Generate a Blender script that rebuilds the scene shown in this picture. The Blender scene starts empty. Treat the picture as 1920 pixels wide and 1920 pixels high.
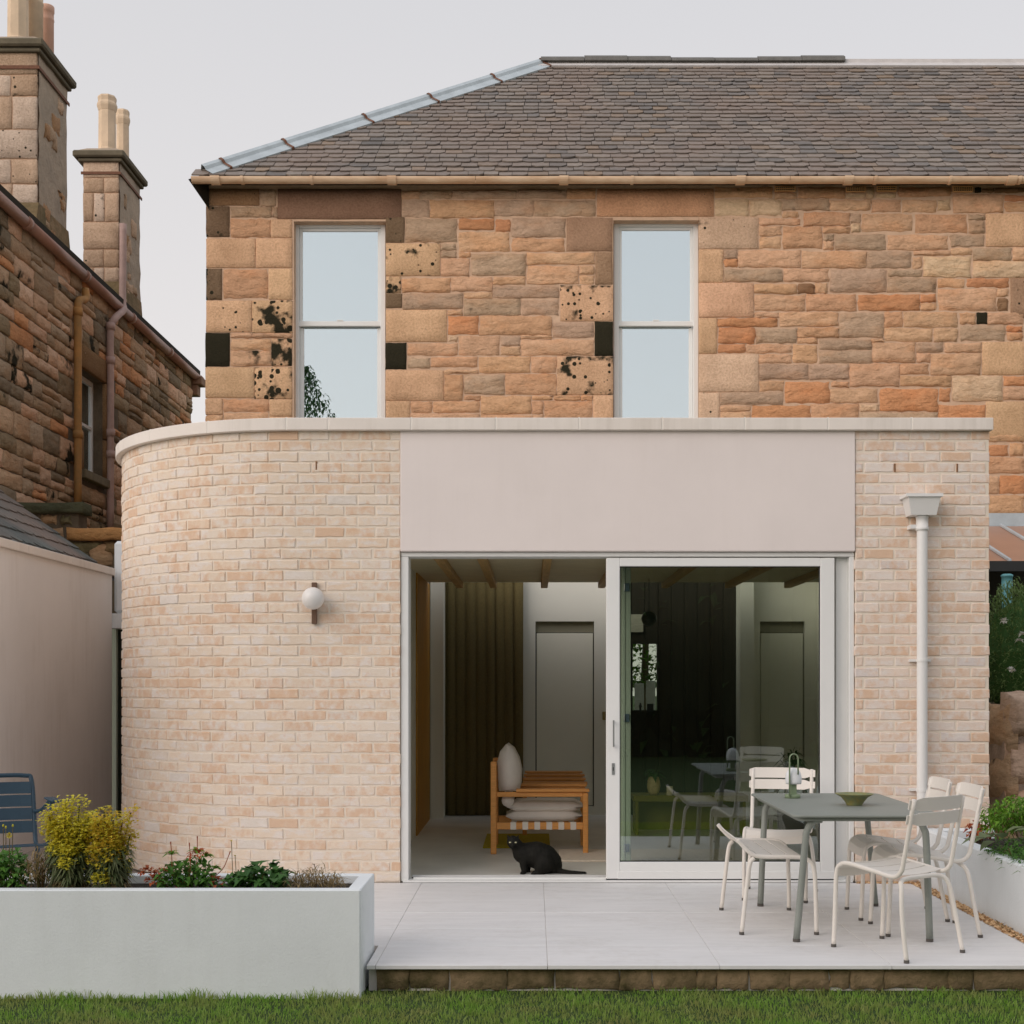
import bpy, math, random
import numpy as np
from mathutils import Vector, Matrix
R = math.radians
rnd = random.Random(7)
npr = np.random.default_rng(7)
scene = bpy.context.scene
COL = scene.collection

# ---------------------------------------------------------------- camera
F, U0, V0, D, H = 2541.0, 1000.0, 1280.0, 9.7, 1.431
cam_d = bpy.data.cameras.new('camera')
cam = bpy.data.objects.new('camera', cam_d); COL.objects.link(cam)
cam.location = (0, -D, H); cam.rotation_euler = (R(90), 0, 0)
cam_d.sensor_width = 36; cam_d.lens = 36 * F / 1920
cam_d.shift_x = (960 - U0) / 1920; cam_d.shift_y = (V0 - 960) / 1920
cam_d.clip_start = .1; cam_d.clip_end = 600
scene.camera = cam

# ---------------------------------------------------------------- sky, sun, exposure
SUN_AZ, SUN_EL = 227, 24          # clockwise from +Y, degrees
world = bpy.data.worlds.new('World'); scene.world = world
world.use_nodes = True
wn, wl = world.node_tree.nodes, world.node_tree.links
wn.clear()
sky = wn.new('ShaderNodeTexSky'); sky.sky_type = 'NISHITA'; sky.sun_disc = False
sky.sun_elevation = R(SUN_EL); sky.sun_rotation = R(SUN_AZ)
sky.air_density = 1.0; sky.dust_density = 3.0; sky.ozone_density = 1.5
# the evening's thin even cloud: a pale veil over the clear sky, slightly rosier low down
tc = wn.new('ShaderNodeTexCoord'); sx = wn.new('ShaderNodeSeparateXYZ')
ramp = wn.new('ShaderNodeValToRGB')
ramp.color_ramp.elements[0].position = 0.0; ramp.color_ramp.elements[0].color = (10.3, 9.5, 9.0, 1)
ramp.color_ramp.elements[1].position = 0.9; ramp.color_ramp.elements[1].color = (7.0, 7.5, 8.3, 1)
e = ramp.color_ramp.elements.new(.62); e.color = (7.2, 7.3, 7.6, 1)
mixn = wn.new('ShaderNodeMix'); mixn.data_type = 'RGBA'; mixn.inputs[0].default_value = .84
bg = wn.new('ShaderNodeBackground'); bg.inputs[1].default_value = .1
wo = wn.new('ShaderNodeOutputWorld')
wl.new(tc.outputs['Generated'], sx.inputs[0]); wl.new(sx.outputs['Z'], ramp.inputs[0])
wl.new(sky.outputs[0], mixn.inputs[6]); wl.new(ramp.outputs[0], mixn.inputs[7])
wl.new(mixn.outputs[2], bg.inputs[0]); wl.new(bg.outputs[0], wo.inputs[0])

sun_d = bpy.data.lights.new('sun', 'SUN'); sun = bpy.data.objects.new('sun', sun_d); COL.objects.link(sun)
sun_d.energy = 1.75; sun_d.angle = R(58); sun_d.color = (1.0, .89, .83)
sd = Vector((math.sin(R(SUN_AZ)) * math.cos(R(SUN_EL)), math.cos(R(SUN_AZ)) * math.cos(R(SUN_EL)), math.sin(R(SUN_EL))))
sun.rotation_euler = sd.to_track_quat('Z', 'Y').to_euler()
sun.location = sd * 60

vs = scene.view_settings
scene.display_settings.display_device = 'sRGB'
vs.view_transform = 'Standard'; vs.look = 'None'; vs.gamma = 1; vs.exposure = 0; vs.use_curve_mapping = False
scene.render.engine = 'CYCLES'
scene.cycles.max_bounces = 9; scene.cycles.diffuse_bounces = 6; scene.cycles.transparent_max_bounces = 16

# ---------------------------------------------------------------- helpers
def at(u, v, Y):
    d = D + Y
    return ((u - U0) / F * d, Y, H - (v - V0) / F * d)
def px(u, Y): return (u - U0) / F * (D + Y)
def pz(v, Y): return H - (v - V0) / F * (D + Y)
def lin(c):
    c /= 255
    return c / 12.92 if c <= .04045 else ((c + .055) / 1.055) ** 2.4
def alb(r, g, b, k=.7):
    c = [lin(v) / k for v in (r, g, b)]; m = max(1, max(c) / .82)
    return tuple(v / m for v in c)

def tag(o, label=None, cat=None, group=None, kind=None):
    if label: o['label'] = label
    if cat: o['category'] = cat
    if group: o['group'] = group
    if kind: o['kind'] = kind
    return o
def empty(name, loc=(0, 0, 0), rz=0, label=None, cat=None, group=None, kind=None, parent=None):
    o = bpy.data.objects.new(name, None); COL.objects.link(o)
    o.empty_display_size = .1
    o.location = loc; o.rotation_euler = (0, 0, rz)
    if parent: o.parent = parent
    return tag(o, label, cat, group, kind)
def copy_tree(o, parent=None):
    c = o.copy(); COL.objects.link(c)
    if parent: c.parent = parent
    for ch in list(o.children): copy_tree(ch, c)
    return c
def from_arrays(name, verts, faces, mat, parent=None, smooth=False, tint=None):
    me = bpy.data.meshes.new(name); me.from_pydata([tuple(v) for v in verts], [], faces)
    if smooth: me.polygons.foreach_set('use_smooth', [True] * len(me.polygons))
    if tint is not None:
        a = me.color_attributes.new('tint', 'FLOAT_COLOR', 'POINT')
        a.data.foreach_set('color', np.asarray(tint, dtype=np.float32).ravel())
    me.update()
    o = bpy.data.objects.new(name, me); COL.objects.link(o)
    if mat: me.materials.append(mat)
    if parent: o.parent = parent
    return o

class MB:
    def __init__(s): s.v, s.f = [], []
    def add(s, v, f):
        n = len(s.v); s.v += [tuple(p) for p in v]; s.f += [tuple(i + n for i in q) for q in f]; return s
    def box(s, x0, x1, y0, y1, z0, z1):
        v = [(x, y, z) for z in (z0, z1) for y in (y0, y1) for x in (x0, x1)]
        return s.add(v, [(0, 2, 3, 1), (4, 5, 7, 6), (0, 1, 5, 4), (2, 6, 7, 3), (0, 4, 6, 2), (1, 3, 7, 5)])
    def bbox(s, x0, x1, y0, y1, z0, z1, c=.005):
        # box whose edges are chamfered
        xs, ys, zs = (x0, x1), (y0, y1), (z0, z1); v = []; idx = {}
        for i in (0, 1):
            for j in (0, 1):
                for k in (0, 1):
                    sx_, sy_, sz_ = c * (1 - 2 * i), c * (1 - 2 * j), c * (1 - 2 * k)
                    for a in range(3):
                        p = [xs[i] + sx_, ys[j] + sy_, zs[k] + sz_]; p[a] = (xs[i], ys[j], zs[k])[a]
                        idx[i, j, k, a] = len(v); v.append(p)
        f = []
        for a in range(3):
            o = [q for q in range(3) if q != a]
            for t in (0, 1):
                q = []
                for (m, n) in ((0, 0), (1, 0), (1, 1), (0, 1)):
                    key = [0, 0, 0]; key[a] = t; key[o[0]] = m; key[o[1]] = n; q.append(idx[tuple(key) + (a,)])
                f.append(q if (t == 1) == (a != 1) else q[::-1])
        for a in range(3):
            o = [q for q in range(3) if q != a]
            for m in (0, 1):
                for n in (0, 1):
                    k0 = [0, 0, 0]; k0[o[0]] = m; k0[o[1]] = n; k1 = list(k0); k1[a] = 1
                    q = [idx[tuple(k0) + (o[0],)], idx[tuple(k1) + (o[0],)], idx[tuple(k1) + (o[1],)], idx[tuple(k0) + (o[1],)]]
                    f.append(q if (m == n) != (a != 1) else q[::-1])
        for i in (0, 1):
            for j in (0, 1):
                for k in (0, 1):
                    q = [idx[i, j, k, 0], idx[i, j, k, 1], idx[i, j, k, 2]]
                    f.append(q if (i + j + k) % 2 == 1 else q[::-1])
        return s.add(v, f)
    def quad(s, a, b, c, d): return s.add([a, b, c, d], [(0, 1, 2, 3)])
    def prism(s, poly, axis, a0, a1):
        # poly: 2-D outline in the two other axes, swept along axis from a0 to a1
        n = len(poly)
        def p(q, t):
            c = [q[0], q[1]]; c.insert(axis, t); return c
        v = [p(q, a0) for q in poly] + [p(q, a1) for q in poly]
        f = [tuple(range(n))[::-1], tuple(range(n, 2 * n))] + [(i, (i + 1) % n, n + (i + 1) % n, n + i) for i in range(n)]
        return s.add(v, f)
    def tube(s, pts, r, n=8, caps=True, flat=None):
        pts = [Vector(p) for p in pts]; rs = r if isinstance(r, (list, tuple)) else [r] * len(pts)
        base = len(s.v); up = Vector((0, 0, 1)); prev = None
        for i, p in enumerate(pts):
            t = (pts[min(i + 1, len(pts) - 1)] - pts[max(i - 1, 0)]).normalized()
            if prev is None:
                a = t.cross(up if abs(t.z) < .95 else Vector((0, 1, 0))).normalized()
            else: a = (prev - t * prev.dot(t)).normalized()
            prev = a; b = t.cross(a)
            for k in range(n):
                w = 2 * math.pi * k / n
                q = p + a * math.cos(w) * rs[i] + b * math.sin(w) * rs[i] * (flat or 1)
                s.v.append(tuple(q))
        m = len(pts)
        for i in range(m - 1):
            for k in range(n):
                k2 = (k + 1) % n
                s.f.append((base + i * n + k, base + i * n + k2, base + (i + 1) * n + k2, base + (i + 1) * n + k))
        if caps:
            s.f.append(tuple(base + k for k in range(n))[::-1]); s.f.append(tuple(base + (m - 1) * n + k for k in range(n)))
        return s
    def lathe(s, prof, c=(0, 0, 0), n=24, rot=0):
        base = len(s.v)
        for (r, z) in prof:
            for k in range(n):
                w = 2 * math.pi * k / n + rot
                s.v.append((c[0] + r * math.cos(w), c[1] + r * math.sin(w), c[2] + z))
        for i in range(len(prof) - 1):
            for k in range(n):
                k2 = (k + 1) % n
                s.f.append((base + i * n + k, base + i * n + k2, base + (i + 1) * n + k2, base + (i + 1) * n + k))
        s.f.append(tuple(base + k for k in range(n))[::-1]); s.f.append(tuple(base + (len(prof) - 1) * n + k for k in range(n)))
        return s
    def build(s, name, mat, parent=None, smooth=False):
        return from_arrays(name, s.v, s.f, mat, parent, smooth)

def curve(pts, k=6):
    # smooth (Catmull-Rom) path through pts
    P = [Vector(p) for p in pts]; P = [2 * P[0] - P[1]] + P + [2 * P[-1] - P[-2]]; out = []
    for i in range(1, len(P) - 2):
        a, b, c, d = P[i - 1:i + 3]
        for j in range(k):
            t = j / k
            out.append(.5 * (2 * b + (c - a) * t + (2 * a - 5 * b + 4 * c - d) * t * t + (3 * b - a - 3 * c + d) * t ** 3))
    out.append(P[-2]); return out

def piece(nx, nz, w, h, bulge=.0, rough=.0, jit=.002, cham=.004, depth=.04, rng=rnd):
    """a brick, stone or slab: uneven front grid (local -Y is out), worn edges, sides running back"""
    v, f = [], []; g = {}
    for j in range(nz + 1):
        for i in range(nx + 1):
            x, z = -w / 2 + w * i / nx, -h / 2 + h * j / nz
            ex, ez = min(i, nx - i), min(j, nz - j)
            border = ex == 0 or ez == 0
            x += rng.uniform(-jit, jit) if border or nx == 1 else rng.uniform(-.25, .25) * w / nx
            z += rng.uniform(-jit, jit) if border or nz == 1 else rng.uniform(-.2, .2) * h / nz
            if i == 0: x += cham
            if i == nx: x -= cham
            if j == 0: z += cham
            if j == nz: z -= cham
            y = -(0 if border else bulge) + rng.uniform(-rough, rough) * (.5 if border else 1)
            g[i, j] = len(v); v.append((x, y, z))
    loop = [(i, 0) for i in range(nx)] + [(nx, j) for j in range(nz)] + [(i, nz) for i in range(nx, 0, -1)] + [(0, j) for j in range(nz, 0, -1)]
    for j in range(nz):
        for i in range(nx): f.append((g[i, j], g[i + 1, j], g[i + 1, j + 1], g[i, j + 1]))
    def ring(off, y):
        b = len(v)
        for (i, j) in loop:
            x, _, z = v[g[i, j]]
            x += off * ((i == nx) - (i == 0)); z += off * ((j == nz) - (j == 0))
            v.append((x, y, z))
        return list(range(b, b + len(loop)))
    l0 = [g[q] for q in loop]; l1 = ring(cham, cham * 1.3); l2 = ring(cham, depth); n = len(loop)
    for a, b in ((l0, l1), (l1, l2)):
        for k in range(n): f.append((a[k], b[k], b[(k + 1) % n], a[(k + 1) % n]))
    return v, f

# ---------------------------------------------------------------- materials
def new_mat(name):
    m = bpy.data.materials.new(name); m.use_nodes = True
    nt = m.node_tree; nt.nodes.clear()
    out = nt.nodes.new('ShaderNodeOutputMaterial'); p = nt.nodes.new('ShaderNodeBsdfPrincipled')
    nt.links.new(p.outputs[0], out.inputs[0])
    return m, nt, p, out
def nd(nt, t, **k):
    n = nt.nodes.new('ShaderNode' + t)
    for a, b in k.items(): setattr(n, a, b)
    return n
def noise(nt, scale, detail=4, rough=.55, vec=None, stretch=None, w=None):
    n = nd(nt, 'TexNoise'); n.inputs['Scale'].default_value = scale; n.inputs['Detail'].default_value = detail
    n.inputs['Roughness'].default_value = rough
    if vec is None:
        vec = nd(nt, 'NewGeometry').outputs['Position']
    if stretch:
        mp = nd(nt, 'Mapping'); mp.inputs['Scale'].default_value = stretch; nt.links.new(vec, mp.inputs[0]); vec = mp.outputs[0]
    nt.links.new(vec, n.inputs['Vector'])
    return n
def ramp2(nt, src, p0, p1, c0=(0, 0, 0), c1=(1, 1, 1)):
    r = nd(nt, 'ValToRGB'); r.color_ramp.elements[0].position = p0; r.color_ramp.elements[1].position = p1
    r.color_ramp.elements[0].color = (*c0, 1); r.color_ramp.elements[1].color = (*c1, 1)
    nt.links.new(src, r.inputs[0]); return r.outputs[0]
def mixc(nt, fac, a, b, mode='MIX'):
    m = nd(nt, 'Mix'); m.data_type = 'RGBA'; m.blend_type = mode
    for s, i in ((fac, 0), (a, 6), (b, 7)):
        if hasattr(s, 'links'): nt.links.new(s, m.inputs[i])
        elif i == 0: m.inputs[0].default_value = s
        else: m.inputs[i].default_value = (*s, 1)
    return m.outputs[2]
def bump(nt, p, h, strength=.4, dist=.01, prev=None):
    b = nd(nt, 'Bump'); b.inputs['Strength'].default_value = strength; b.inputs['Distance'].default_value = dist
    nt.links.new(h, b.inputs['Height'])
    if prev: nt.links.new(prev, b.inputs['Normal'])
    nt.links.new(b.outputs[0], p.inputs['Normal']); return b.outputs[0]

def mat(name, col, rough=.7, var=.0, vscale=6, col2=None, b=0, bscale=80, bd=.004, metal=0, spec=.4, stretch=None, dirt=0, dscale=3, dcol=(.05, .045, .03)):
    m, nt, p, _ = new_mat(name)
    p.inputs['Roughness'].default_value = rough; p.inputs['Metallic'].default_value = metal
    p.inputs['Specular IOR Level'].default_value = spec
    c = None
    if var or col2:
        n = noise(nt, vscale, 5, .6, stretch=stretch)
        c2 = col2 or tuple(max(0, x * (1 - var)) for x in col)
        c = mixc(nt, ramp2(nt, n.outputs[0], .35, .68), col, c2)
    if dirt:
        n = noise(nt, dscale, 7, .7)
        c = mixc(nt, ramp2(nt, n.outputs[0], .72 - dirt * .35, .80), c if c is not None else col, dcol)
    if c is not None: nt.links.new(c, p.inputs['Base Color'])
    else: p.inputs['Base Color'].default_value = (*col, 1)
    if b:
        n = noise(nt, bscale, 6, .65, stretch=stretch); bump(nt, p, n.outputs[0], b, bd)
    return m

def streaks(m, amount=.12, col=(.62, .60, .56)):
    # faint rain streaks and blotches left by weather
    nt = m.node_tree; p = [n for n in nt.nodes if n.type == 'BSDF_PRINCIPLED'][0]
    l = p.inputs['Base Color'].links
    src = l[0].from_socket if l else None
    a = noise(nt, 5, 6, .65, stretch=(3, 3, .22)); b = noise(nt, 1.7, 5, .6)
    mu = nd(nt, 'Math', operation='MULTIPLY'); nt.links.new(a.outputs[0], mu.inputs[0]); nt.links.new(b.outputs[0], mu.inputs[1])
    f = ramp2(nt, mu.outputs[0], .24, .42, (0, 0, 0), (amount,) * 3)
    c = mixc(nt, f, src if src is not None else tuple(p.inputs['Base Color'].default_value)[:3], col, 'MULTIPLY')
    nt.links.new(c, p.inputs['Base Color']); return m

def tint_src(nt, attr):
    if attr:
        a = nd(nt, 'VertexColor'); a.layer_name = 'tint'; return a.outputs[0], a.outputs[1]
    a = nd(nt, 'ObjectInfo'); return a.outputs['Color'], a.outputs['Alpha']

def brick_mat(name, attr):
    """cream slurried brick: tan body showing through in blotches, chalky white smears. tint alpha = how much tan shows"""
    m, nt, p, _ = new_mat(name); c, a = tint_src(nt, attr)
    p.inputs['Roughness'].default_value = .9; p.inputs['Specular IOR Level'].default_value = .2
    tan = noise(nt, 11, 5, .6, stretch=(1.5, 1.5, 1.2)); white = noise(nt, 8, 5, .6, stretch=(1, 1, 2.2)); s2 = noise(nt, 40, 4, .65, stretch=(.8, .8, 1.4)); fine = noise(nt, 160, 3, .6)
    w1 = ramp2(nt, white.outputs[0], .48, .60, (0, 0, 0), (.85, .85, .85))
    c1 = mixc(nt, w1, c, alb(216, 208, 201))
    th = nd(nt, 'Math', operation='MULTIPLY_ADD'); nt.links.new(a, th.inputs[0]); th.inputs[1].default_value = .30; nt.links.new(tan.outputs[0], th.inputs[2])
    t1 = ramp2(nt, th.outputs[0], .60, .84, (0, 0, 0), (.8, .8, .8))
    c1 = mixc(nt, t1, c1, alb(190, 160, 134))
    c2 = mixc(nt, ramp2(nt, s2.outputs[0], .35, .75), c1, (.95, .92, .90), 'MULTIPLY')
    c3 = mixc(nt, .16, c2, ramp2(nt, fine.outputs[0], .3, .7, (.6, .56, .52), (1, .98, .96)), 'MULTIPLY')
    nt.links.new(c3, p.inputs['Base Color'])
    n1 = bump(nt, p, fine.outputs[0], .4, .002)
    bump(nt, p, s2.outputs[0], .6, .004, n1)
    return m

def stone_mat(name, kind, attr=False):
    """kind 'rubble' = rock-faced, bedded; 'dressed' = pecked ashlar. tint RGB, alpha = how sooty"""
    m, nt, p, _ = new_mat(name); c, a = tint_src(nt, attr)
    p.inputs['Roughness'].default_value = .92; p.inputs['Specular IOR Level'].default_value = .15
    if kind == 'rubble':
        bed = noise(nt, 4.5, 7, .68, stretch=(.8, .8, 1.7)); fine = noise(nt, 34, 6, .72, stretch=(.8, .8, 1.2))
        c1 = mixc(nt, ramp2(nt, bed.outputs[0], .42, .70), c, (.80, .775, .75), 'MULTIPLY')
        warm = noise(nt, 3.1, 5, .6, stretch=(.8, .8, 1.8))
        c1 = mixc(nt, ramp2(nt, warm.outputs[0], .50, .66, (0, 0, 0), (.4, .4, .4)), c1, (1.08, .86, .68), 'MULTIPLY')
        c2 = mixc(nt, .5, c1, ramp2(nt, fine.outputs[0], .30, .62, (.62, .56, .5), (1, 1, 1)), 'MULTIPLY')
        vo = nd(nt, 'TexVoronoi'); vo.inputs['Scale'].default_value = 6.5; vo.inputs['Randomness'].default_value = 1
        mp = nd(nt, 'Mapping'); mp.inputs['Scale'].default_value = (.8, .8, 1.9); wob = noise(nt, 7, 3, .6)
        ad = nd(nt, 'VectorMath', operation='MULTIPLY_ADD'); nt.links.new(wob.outputs['Color'], ad.inputs[0]); ad.inputs[1].default_value = (.14, .14, .10); nt.links.new(nd(nt, 'NewGeometry').outputs['Position'], ad.inputs[2])
        nt.links.new(ad.outputs[0], mp.inputs[0]); nt.links.new(mp.outputs[0], vo.inputs['Vector'])
        hb_ = nd(nt, 'Math', operation='MULTIPLY_ADD'); nt.links.new(vo.outputs['Distance'], hb_.inputs[0]); hb_.inputs[1].default_value = -.5; nt.links.new(bed.outputs[0], hb_.inputs[2])
        n1 = bump(nt, p, hb_.outputs[0], .75, .07)
        b2 = bump(nt, p, fine.outputs[0], .7, .022, n1)
    else:
        fine = noise(nt, 42, 4, .7); big = noise(nt, 2.2, 4, .6)
        c1 = mixc(nt, ramp2(nt, big.outputs[0], .35, .7), c, (.80, .78, .76), 'MULTIPLY')
        c2 = mixc(nt, .6, c1, ramp2(nt, fine.outputs[0], .34, .60, (.58, .52, .46), (1.0, 1.0, 1.0)), 'MULTIPLY')
        bump(nt, p, fine.outputs[0], .8, .02)
    soot = noise(nt, 3.6, 5, .52); th = nd(nt, 'Math', operation='MULTIPLY_ADD')
    # threshold moves with alpha: 0 -> clean, 1 -> all black
    nt.links.new(a, th.inputs[0]); th.inputs[1].default_value = .95; nt.links.new(soot.outputs[0], th.inputs[2])
    msk = ramp2(nt, th.outputs[0], .75, .84) if kind == 'rubble' else ramp2(nt, th.outputs[0], .79, .86)
    if kind == 'dressed':
        # round lichen-like soot spots
        vo = nd(nt, 'TexVoronoi'); vo.inputs['Scale'].default_value = 15; nt.links.new(nd(nt, 'NewGeometry').outputs['Position'], vo.inputs['Vector'])
        sc_ = nd(nt, 'SeparateColor'); nt.links.new(vo.outputs['Color'], sc_.inputs[0])
        m1 = nd(nt, 'Math', operation='MULTIPLY'); nt.links.new(a, m1.inputs[0]); nt.links.new(sc_.outputs[0], m1.inputs[1])
        m2 = nd(nt, 'Math', operation='MULTIPLY_ADD'); nt.links.new(m1.outputs[0], m2.inputs[0]); m2.inputs[1].default_value = 2.2; m2.inputs[2].default_value = -.10
        m3 = nd(nt, 'Math', operation='SUBTRACT'); nt.links.new(m2.outputs[0], m3.inputs[0]); nt.links.new(vo.outputs['Distance'], m3.inputs[1])
        dots = ramp2(nt, m3.outputs[0], -.01, .05)
        mx = nd(nt, 'Math', operation='MAXIMUM'); nt.links.new(msk, mx.inputs[0]); nt.links.new(dots, mx.inputs[1]); msk = mx.outputs[0]
    c3 = mixc(nt, msk, c2, alb(40, 37, 26))
    nt.links.new(c3, p.inputs['Base Color'])
    return m

def glass_mat(name, tint, reflect, gl=(1, 1, 1), rough=0.0):
    m = bpy.data.materials.new(name); m.use_nodes = True; nt = m.node_tree; nt.nodes.clear()
    out = nd(nt, 'OutputMaterial'); t = nd(nt, 'BsdfTransparent'); t.inputs[0].default_value = (*tint, 1)
    g = nd(nt, 'BsdfGlossy'); g.inputs['Roughness'].default_value = rough; g.inputs[0].default_value = (*gl, 1)
    fr = nd(nt, 'Fresnel'); fr.inputs[0].default_value = 1.5
    mp = nd(nt, 'Math', operation='ADD', use_clamp=True); nt.links.new(fr.outputs[0], mp.inputs[0]); mp.inputs[1].default_value = reflect
    mx = nd(nt, 'MixShader'); nt.links.new(mp.outputs[0], mx.inputs[0]); nt.links.new(t.outputs[0], mx.inputs[1]); nt.links.new(g.outputs[0], mx.inputs[2])
    nt.links.new(mx.outputs[0], out.inputs[0]); return m

def leaf_mat(name, c0, c1, tr=.25, rough=.5, patch=None):
    m, nt, p, out = new_mat(name)
    oi = nd(nt, 'NewGeometry'); 
    c = mixc(nt, oi.outputs['Random Per Island'], c0, c1)
    if patch: n_ = noise(nt, 3.2, 5, .65); c = mixc(nt, ramp2(nt, n_.outputs[0], .42, .66), c, patch)
    nt.links.new(c, p.inputs['Base Color']); p.inputs['Roughness'].default_value = rough; p.inputs['Specular IOR Level'].default_value = .3
    t = nd(nt, 'BsdfTranslucent'); nt.links.new(c, t.inputs[0])
    mx = nd(nt, 'MixShader'); mx.inputs[0].default_value = tr
    nt.links.new(p.outputs[0], mx.inputs[1]); nt.links.new(t.outputs[0], mx.inputs[2]); nt.links.new(mx.outputs[0], out.inputs[0])
    return m

M = {}
M['brick'] = brick_mat('lime washed brick', False); M['brick_attr'] = brick_mat('lime washed brickwork', True)
M['mortar'] = mat('lime mortar', alb(212, 200, 185), .95, .10, 14, b=.5, bscale=120, bd=.004)
M['rubble'] = stone_mat('rubble sandstone', 'rubble'); M['dressed'] = stone_mat('dressed sandstone', 'dressed')
M['pointing'] = mat('sandstone pointing', alb(184, 155, 130), .95, .18, 9, b=.7, bscale=60, bd=.012)
M['pointing_old'] = mat('old dark pointing', alb(98, 86, 70), .95, .4, 5, b=.7, bscale=50, bd=.02)
M['render'] = mat('smooth render', alb(206, 197, 193), .85, .05, 1.2, b=.35, bscale=170, bd=.003)
M['white_render'] = mat('white masonry paint', (.80, .835, .85), .85, .06, 2.5, b=.4, bscale=80, bd=.004, dirt=.05, dscale=7, dcol=(.45, .42, .36))
M['coping'] = mat('cast stone', alb(206, 198, 190), .8, .06, 3, b=.3, bscale=200, bd=.002)
M['joint'] = mat('coping joint mortar', alb(222, 216, 208), .9)
M['frame'] = mat('white painted timber', (.80, .80, .78), .45, .03, 4)
M['seal'] = mat('dark rubber seal', (.03, .03, .03), .7)
M['steel'] = mat('brushed steel', (.45, .46, .46), .35, metal=.8)
M['slate'] = None
M['lead'] = mat('zinc flashing', alb(160, 168, 172), .55, .2, 5, metal=.1)
M['ridge'] = mat('grey ridge tile', alb(96, 94, 90), .85, .25, 9, b=.4, bscale=60, bd=.006)
M['ridge_pale'] = mat('pale ridge flashing', alb(176, 172, 170), .6, .15, 7)
M['rust'] = mat('rusty strap', alb(104, 70, 52), .8, .3, 30)
M['gutter'] = mat('cream gutter paint', alb(206, 180, 152), .55, col2=alb(178, 146, 116), vscale=3.2, stretch=(1, 1, 4), dirt=.12, dscale=6, dcol=alb(120, 80, 50))
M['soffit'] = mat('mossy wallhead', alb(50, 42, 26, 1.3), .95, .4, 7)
M['chrome'] = mat('galvanised metal', (.5, .5, .5), .4, metal=.8)
M['pipe_grey'] = mat('grey painted iron', alb(134, 112, 104, .45), .6, .2, 6, dirt=.15, dscale=9, dcol=(.16, .07, .03))
M['pipe_rust'] = mat('rusted ochre iron', alb(112, 86, 52, .5), .75, col2=alb(136, 98, 54, .5), vscale=6, dirt=.2, dscale=7, dcol=(.12, .06, .03))
M['pipe_white'] = mat('white plastic pipe', (.78, .77, .75), .4)
M['patio'] = mat('pale porcelain paving', alb(208, 206, 205, .78), .6, .09, 1.6, b=.25, bscale=60, bd=.002, stretch=(1, 6, 1))
M['grout'] = mat('paving grout', alb(176, 170, 164), .9)
M['soil'] = mat('garden soil', (.035, .026, .018), .95, .5, 20, b=.8, bscale=40, bd=.03)
M['lawn'] = mat('lawn turf', (.05, .09, .016), .95, .5, 12, b=.6, bscale=60, bd=.02)

streaks(M['white_render'], .15, (.70, .68, .62)); streaks(M['render'], .10, (.80, .77, .74)); streaks(M['coping'], .4, (.7, .68, .64)); streaks(M['patio'], .4, (.80, .77, .73))

# ================================================================ GROUND
LAWN = -.13
ground = MB(); ground.quad((-150, -150, LAWN - .012), (150, -150, LAWN - .012), (150, 150, LAWN - .012), (-150, 150, LAWN - .012))
tag(ground.build('lawn', M['lawn']), kind='structure')

# patio: slabs on a bed, cross-bonded, front edge oversailing a stone riser
YF = -D + 6.861                                  # front edge of the paving
patio = empty('patio', kind='structure')
b = MB(); b.box(-.84, 2.73, YF + .062, -.012, -.30, -.005); b.box(-4.34, -.841, -D + 7.39, -.012, -.3, -.0055); b.build('paving_bed', M['grout'], patio)
cols = [px(704, YF) + i * .872 for i in range(-5, 6)]
for ci in range(len(cols) - 1):
    x0, x1 = cols[ci], cols[ci + 1]
    edges = [-.012] + [d_ - D for d_ in (9.0, 8.44, 7.9, 7.39)] + [YF]
    for k in range(len(edges) - 1):
        xa, xb = max(x0, -4.34 if k < len(edges) - 2 else -.845) + .0012, min(x1, 2.72) - .0012
        if xb - xa < .03: continue
        m_ = MB(); m_.bbox(xa, xb, edges[k + 1] + .0012, edges[k] - .0012, -.021, rnd.uniform(-.0010, 0), .0016)
        s = m_.build('paving_slab', M['patio'], patio)
# riser of rough old stones under the paving edge
M['riser'] = mat('mossy riser stone', alb(132, 112, 86), .95, col2=alb(76, 68, 42), vscale=7, b=.8, bscale=25, bd=.02, dirt=.2, dscale=4, dcol=(.03, .03, .012))
x = -.80
while x < 4.2:
    w = rnd.uniform(.10, .34)
    v, f = piece(6, 2, w - .001, .114 + rnd.uniform(-.012, .008), .006, .006, .008, .004, .12)
    o = from_arrays('stone', v, f, M['riser'], patio, True); o.location = (x + w / 2, YF + .048 + rnd.uniform(-.004, .004), -.078); x += w

# gravel strips round the paving
M['gravel'] = leaf_mat('mixed pea gravel', alb(206, 176, 138), alb(128, 92, 58), 0, .9)
def gravel(name, x0, x1, y0, y1, z, n):
    V, Fc = [], []
    for i in range(n):
        c = Vector((rnd.uniform(x0, x1), rnd.uniform(y0, y1), z + rnd.uniform(-.003, .008))); r = rnd.uniform(.006, .014)
        b0 = len(V); a = rnd.uniform(0, 3)
        for k in range(4): V.append((c.x + r * math.cos(a + k * 1.571) * rnd.uniform(.8, 1.3), c.y + r * math.sin(a + k * 1.571), c.z))
        V.append((c.x, c.y, c.z + r * .7)); V.append((c.x, c.y, c.z - r * .7))
        for k in range(4):
            Fc.append((b0 + k, b0 + (k + 1) % 4, b0 + 4)); Fc.append((b0 + (k + 1) % 4, b0 + k, b0 + 5))
    return tag(from_arrays(name, V, Fc, M['gravel']), kind='stuff')
b = MB(); b.box(2.70, 2.775, -6, -.012, -.3, -.012); b.box(2.30, 2.70, -.05, -.002, -.3, -.0105)
tag(b.build('gravel_bed', M['soil']), kind='structure')
gravel('gravel', 2.70, 2.77, -2.8, -.02, -.002, 1500)
gravel('gravel', 2.31, 2.72, -.05, -.01, -.002, 240)
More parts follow.
